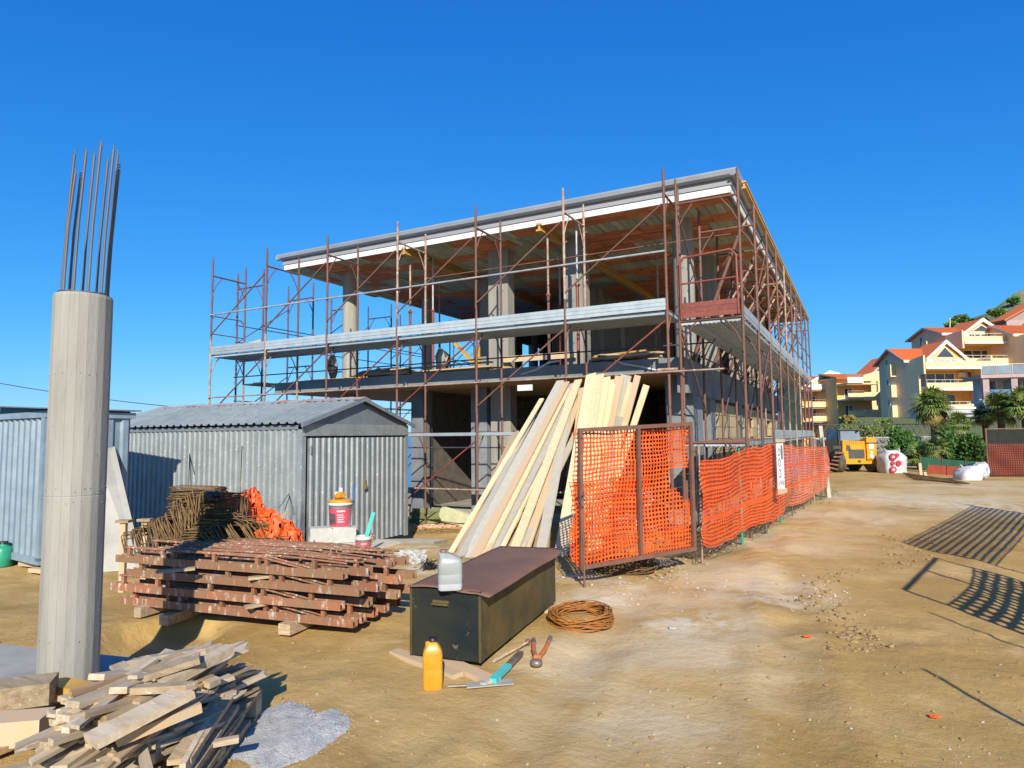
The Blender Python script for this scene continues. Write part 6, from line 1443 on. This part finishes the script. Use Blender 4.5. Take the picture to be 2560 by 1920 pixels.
def tiled(h, a, b, c, d, rootpart):
    # courses of round tiles joined into one fine part on the roof
    a, b, c, d = map(Vector, (a, b, c, d)); nrm = (b-a).cross(d-a).normalized(); nrm = nrm if nrm.z > 0 else -nrm; m = MB(); k = max(2, int((b-a).length/.3))
    for i in range(k):
        t = (i+.5)/k; p, q = a.lerp(b, t)+nrm*.02, d.lerp(c, t)+nrm*.02
        if (q-p).length > .3: m.tube([p, q], .07, 5)
    m.build('tile_rows', M['roof_tile'], rootpart, kind='stuff')
def villa(label, l, d, z0, W_, D_, eave, ridge, floors, seed, wing=3.4, dx=2.3, dormx=2.6, garage=False, side_windows=True, extra_w=0):
    # floors: list of floor heights above z0 for balconies
    h = HB('house', label, l, d, z0); E, R_ = eave-z0, ridge-z0
    h.box('wall', 0, W_, 0, D_, -4, E-.02, 'wall_side'); h.box('front_wall', .0, W_-.003, -.02, -.002, -4, E-.03, 'wall_orange')
    h.poly('gable_wall', [(0.002, .0, E-.02), (0.002, D_, E-.02), (.002, D_/2, R_-.1)], (.2, 0, 0), 'wall_side'); h.poly('gable_wall', [(W_-.002, .0, E-.02), (W_-.002, D_, E-.02), (W_-.002, D_/2, R_-.1)], (-.2, 0, 0), 'wall_side')
    o = .55; sl = (R_-E)/(D_/2)
    r1 = roof_slab(h, [(-o, -o, E-o*sl+.12), (W_+o, -o, E-o*sl+.12)], [(W_+o, D_/2, R_+.12), (-o, D_/2, R_+.12)]); tiled(h, (-o, -o, E-o*sl+.12), (W_+o, -o, E-o*sl+.12), (W_+o, D_/2, R_+.12), (-o, D_/2, R_+.12), r1)
    roof_slab(h, [(-o, D_+o, E-o*sl+.12), (W_+o, D_+o, E-o*sl+.12)], [(W_+o, D_/2, R_+.12), (-o, D_/2, R_+.12)])
    for s in (-1, 1):
        ye = -o if s < 0 else D_+o
        h.poly('barge_board', [(-o-.05, ye, E-o*sl-.12), (-o-.05, ye, E-o*sl+.14), (-o-.05, D_/2, R_+.14), (-o-.05, D_/2, R_-.12)], (.05, 0, 0), 'wall_grey')
    h.box('eave_band', -o, W_+o, -o-.12, -o-.0, E-o*sl-.15, E-o*sl+.17, 'trim_white')
    # dormer
    dw = 2.5; dz = E-.1; pk = R_+.75; c = dormx+dw
    for s in (-1, 1):
        xe = c+s*(dw+.35)
        rd = roof_slab(h, [(xe, -.9, dz+.05), (xe, D_/2+.5, dz+.05)], [(c, D_/2+.5, pk), (c, -.9, pk)], .16)
        h.poly('dormer_rafter', [(xe, -1.05, dz-.2), (xe+s*.0, -1.05, dz+.12), (c, -1.05, pk+.08), (c, -1.05, pk-.42)], (0, .14, 0), 'trim_white')
    h.poly('dormer_wall', [(c-dw, -.62, dz), (c+dw, -.62, dz), (c, -.62, pk-.25)], (0, .3, 0), 'wall_orange')
    fo = h.poly('window', [(c-dw*.56, -.66, dz+.25), (c+dw*.56, -.66, dz+.25), (c, -.66, pk-.75)], (0, .03, 0), 'trim_white'); MB().extrude([(c-dw*.50, -.68, dz+.31), (c+dw*.50, -.68, dz+.31), (c, -.68, pk-.87)], (0, .012, 0)).build('pane', M['pane'], fo)
    h.box('front_wall', c-dw, c+dw, -.62, -.03, floors[0]-.1, dz, 'trim_white')
    h.window(c-dw*.78, c+dw*.62, -.68, floors[0]+.25, dz-.05, 4)
    # wing wall on the left, stepped
    top = floors[0]+1.35
    h.poly('wing_wall', [(dx*.0, -.03, E-.35), (dx*.0, -wing, top), (dx*.0, -wing, floors[0]-1.0), (0, -wing+1.0, floors[0]-1.0), (0, -wing+1.0, -4), (0, -.03, -4)], (.22, 0, 0), 'wall_side')
    h.poly('wing_wall', [(W_+.4, -.03, E-.35), (W_+.4, -wing, top), (W_+.4, -wing, floors[0]-1.0), (W_+.4, -wing+1.0, floors[0]-1.0), (W_+.4, -wing+1.0, -4), (W_+.4, -.03, -4)], (.22, 0, 0), 'wall_side')
    for i, f in enumerate(floors):
        x0 = .25
        h.box('balcony_slab', x0, W_+.38, -wing+.05, -.04, f-.28, f-.04, 'wall_cream'); h.box('balcony_band', x0, W_+.38, -wing-.12, -wing+.045, f-.40, f-.12, 'trim_white')
        h.box('balcony_parapet', x0, W_+.38, -wing-.02, -wing+.12, f-.08, f+.50, 'wall_cream'); h.box('parapet_cap', x0, W_+.38, -wing-.08, -wing+.18, f+.51, f+.58, 'trim_white')
        rl = MB(); rl.tube([(x0, -wing+.05, f+.95), (W_+.38, -wing+.05, f+.95)], .025, 5)
        for q in range(9): xx = x0+.1+(W_)*q/8.3; rl.tube([(xx, -wing+.05, f+.58), (xx, -wing+.05, f+.95)], .018, 4)
        rl.build('balcony_railing', M['trim_white'], h.t)
        if i > 0: h.window(1.4, 6.6 if W_ > 8 else W_-1.8, -.06, f+.0, f+2.05, 4); h.box('parapet_stub', W_-1.3, W_-.3, -1.4, -.04, f, f+.9, 'wall_cream')
        if i > 0 and i < 2: MB().box(W_-1.5, W_-.6, -.40, -.04, f+1.55, f+2.15).build('air_conditioner', M['white_paint'], h.t)
    if side_windows:
        for k, zz in enumerate(floors):
            h.box('side_box', -.72, -.01, D_*.36, D_*.36+1.0, zz-.9, zz+.75, 'wall_cream')
            h.window_side(-.01, D_*.62, D_*.72, zz+.3, zz+1.6)
    return h
# (lateral, depth) of front-left eave corner
def lpos(px, d): return (px-1280)/FPX*d
def zat(py, d, px=2400): return at_d(px, py, d).z
d2 = 85
villa('orange and cream house with triangular dormer window behind the tall palm', lpos(2268, d2), d2, 3.0, 8.6, 5.4, zat(897, d2), zat(868, d2)+.1, [zat(920, d2)-3.0, zat(972, d2)-3.0, zat(1025, d2)-3.0], 1)
d3 = 88
villa('upper orange house with triangular dormer window, highest in the row', lpos(2367, d3), d3, 5.0, 8.8, 6.2, zat(833, d3), zat(812, d3), [zat(860, d3)-5.0, zat(913, d3)-5.0, zat(966, d3)-5.0], 2)
d4 = 84
villa('orange roofed house with dormer cut off by the right frame edge', lpos(2545, d4), d4, 5.0, 8.8, 6.2, zat(836, d4), zat(808, d4), [zat(865, d4)-5.0, zat(918, d4)-5.0, zat(968, d4)-5.0], 3, side_windows=False)
# far upper house
h = HB('house', 'beige gabled house high at the right edge behind the orange roofs', lpos(2530, 110), 110, 10)
zz = zat(806, 110)-10; h.box('wall', 0, 14, 0, 2.5, -6, zat(800, 110)-10, 'wall_mauve'); zz = zat(800, 110)-10
h.poly('gable_wall', [(.0, 0, zz-.02), (14, 0, zz-.02), (7, 0, zz+3.6)], (0, 2.5, 0), 'wall_mauve')
for s in (-1, 1): h.poly('roof', [(7+s*7.8, -.6, zz-.4), (7+s*7.8, -.6, zz-.1), (7, -.6, zz+3.95), (7, -.6, zz+3.65)], (0, 3.4, 0), 'roof_tile')
# left cluster: two stepped cream houses, lit fronts
def cream(label, x_left, x_mid, x_right, d, ye, yr, levels, seed, screen):
    z0 = 1.0; h = HB('house', label, lpos(x_left, d), d, z0); Wd = (x_right-x_left)*d/FPX; mid = (x_mid-x_left)*d/FPX; E = zat(ye, d)-z0; R_ = zat(yr, d)-z0
    h.box('wall', 0, Wd, 3.0, 11, -3, E, 'wall_orange')
    h.box('roof_deck', -.3, Wd+.3, 2.2, 11, E+.01, E+.16, 'trim_white')
    r = roof_slab(h, [(-.6, 1.9, E+.1), (Wd+.3, 1.9, E+.1)], [(Wd+.3, 7, R_), (-.6, 7, R_)]); tiled(h, (-.6, 1.9, E+.1), (Wd+.3, 1.9, E+.1), (Wd+.3, 7, R_), (-.6, 7, R_), r)
    # lit screen wall on the right with stepped openings
    sc = MB(); lv = [zat(y, d)-z0 for y in levels]
    top = zat(screen[0], d)-z0
    h.poly('screen_wall', [(mid, 0, lv[0]+.0), (Wd, 0, lv[0]), (Wd, 0, top+.5), (mid, 0, top-.3)], (0, .3, 0), 'wall_cream')
    h.box('screen_wall', mid+2.2 if mid+2.2 < Wd-.5 else Wd-1.2, Wd, .0, .3, -3, lv[0]-.002, 'wall_cream')
    for i, z in enumerate(lv):
        h.box('balcony_slab', .0, Wd-.01, .32, 2.99, z-.45, z-.22, 'wall_cream'); h.box('balcony_parapet', .0, mid, .05, .28, z-.25, z+.62, 'wall_cream' if i else 'trim_white'); 
        if i: h.box('screen_wall', mid, mid+2.19 if mid+2.19 < Wd-.5 else Wd-1.21, .0, .29, z-.5, z+.75, 'wall_cream')
        h.window(mid*.45, mid*.95, 2.9, z-.2-0*i, z+1.55, 2) if i else None
        rl = MB(); rl.tube([(0, .15, z+.95), (mid, .15, z+.95)], .025, 5)
        for q in range(6): rl.tube([(mid*q/5, .15, z+.6), (mid*q/5, .15, z+.95)], .018, 4)
        rl.build('balcony_railing', M['wall_grey'], h.t)
    return h
hh = cream('cream stepped house with gable bargeboard at the left end of the row', 2030, 2080, 2122, 104, 948, 928, (966, 1010, 1046), 1, (960,))
dd = 104; gz0 = zat(948, dd)-1.0; W1_ = (2122-2030)*dd/FPX
hh.poly('gable_wall', [(-.4, 1.0, gz0-1.6), (5.0, 1.0, gz0-1.6), (5.0, 1.0, gz0+.6), (3.9, 1.0, gz0+1.25), (-.4, 1.0, gz0-.6)], (0, .3, 0), 'wall_cream')
hh.poly('barge_board', [(-.9, .8, gz0-1.0), (-.9, .8, gz0-.55), (3.7, .8, gz0+1.7), (5.4, .8, gz0+1.25), (5.4, .8, gz0+.85), (3.7, .8, gz0+1.2)], (0, .2, 0), 'trim_white')
cream('cream stepped house second in the row with slanted top wall', 2122, 2164, 2214, 98, 940, 922, (950, 990, 1034), 2, (930,))
h = HB('house', 'small orange gabled house peeking between the second cream house and the grey sided one', lpos(2180, 102), 102, 2); zE = zat(932, 102)-2
h.box('wall', 0, 6, 0, 4, -3, zE, 'wall_side'); 
h.poly('gable_wall', [(0, 0, zE), (6, 0, zE), (3, 0, zE+2.4)], (0, .2, 0), 'pane')
for s in (-1, 1): h.poly('roof', [(3+s*3.6, -.5, zE-.5), (3+s*3.6, -.5, zE-.25), (3, -.5, zE+2.75), (3, -.5, zE+2.5)], (0, 4.5, 0), 'roof_tile')
for s in (-1, 1): h.poly('dormer_rafter', [(3+s*3.6, -.62, zE-.6), (3+s*3.6, -.62, zE-.3), (3, -.62, zE+2.8), (3, -.62, zE+2.3)], (0, .1, 0), 'wall_grey')
# modern grey building at the right
d5 = 66; h = HB('modern_house', 'grey and mauve modern house with glass balcony rail and blue panels at the right', lpos(2462, d5), d5, 2.0)
zt = zat(938, d5)-2; zb = zat(1000, d5)-2; Wm = 11
h.t.rotation_euler = (0, 0, YAW-math.radians(16)); h.box('wall', .6, Wm, 3, 4.5, -3, zt-.36, 'wall_grey'); h.box('roof_slab', -.3, Wm, -.3, 4.5, zt-.35, zt, 'wall_mauve')
for k in range(5): h.box('pillar', -.1+k*2.45, .45+k*2.45, -.1, .4, -3, zt-.36, 'wall_mauve')
h.box('floor_slab', -.2, Wm, -.2, 3, zb-.3, zb, 'wall_grey')
for k in range(3): h.box('blue_panel', .5+k*4.9, 2.25+k*4.9, -.05, .05, zb+.01, zb+1.0, 'blue_panel')
for k in range(3): h.window(.9+k*3.6, 2.2+k*3.6, 2.95, zb+.9, zb+2.1, 1)
h.box('side_door', 2.9, 4.2, 2.9, 2.99, zb, zb+2.0, 'pane')
rl = MB(); rl.tube([(-.2, -.2, zt+1.0), (Wm, -.2, zt+1.0)], .03, 5)
for k in range(9): rl.tube([(-.2+k*1.35, -.2, zt), (-.2+k*1.35, -.2, zt+1.0)], .03, 5)
rl.build('balcony_railing', M['trim_white'], h.t)
for k in range(8): h.box('glass_panel', -.12+k*1.35, 1.07+k*1.35, -.21, -.19, zt+.05, zt+.9, 'cab_glass')
h.box('pergola_beam', 7.8, Wm, -1.5, -1.2, zt+2.4, zt+2.65, 'trim_white'); h.box('pergola_beam', 7.6, Wm, -.6, -.3, zt+3.0, zt+3.25, 'trim_white'); h.box('pergola_post', 7.9, 8.1, -1.45, -1.25, zt, zt+2.39, 'trim_white')
# grey garage block below the orange house
d6 = 62; h = HB('garage', 'grey garage block with louvred front below the orange house', lpos(2362, d6), d6, 1.0)
zt = zat(1022, d6)-1.0; h.box('wall', 0, 2.9, 0, 5, -2, zt, 'wall_grey'); h.box('roof_slab', -.1, 3.0, -.1, 5, zt+.003, zt+.16, 'trim_white')
for k in range(3): h.box('louvre', .7, 2.6, -.06, -.005, zt-.55-k*.35, zt-.38-k*.35, 'pane')
# light pole / antenna
p = at_d(2375, 855, 100); tag(MB().tube([at_d(2375, 830, 100), at_d(2375, 795, 100)], .06, 5).build('antenna_mast', M['trim_white']), 'thin pale antenna mast above the highest orange roof', 'mast')
for o in bpy.data.objects:
    if o.type == 'MESH' and len(o.data.materials) == 0: o.data.materials.append(M['concrete'])
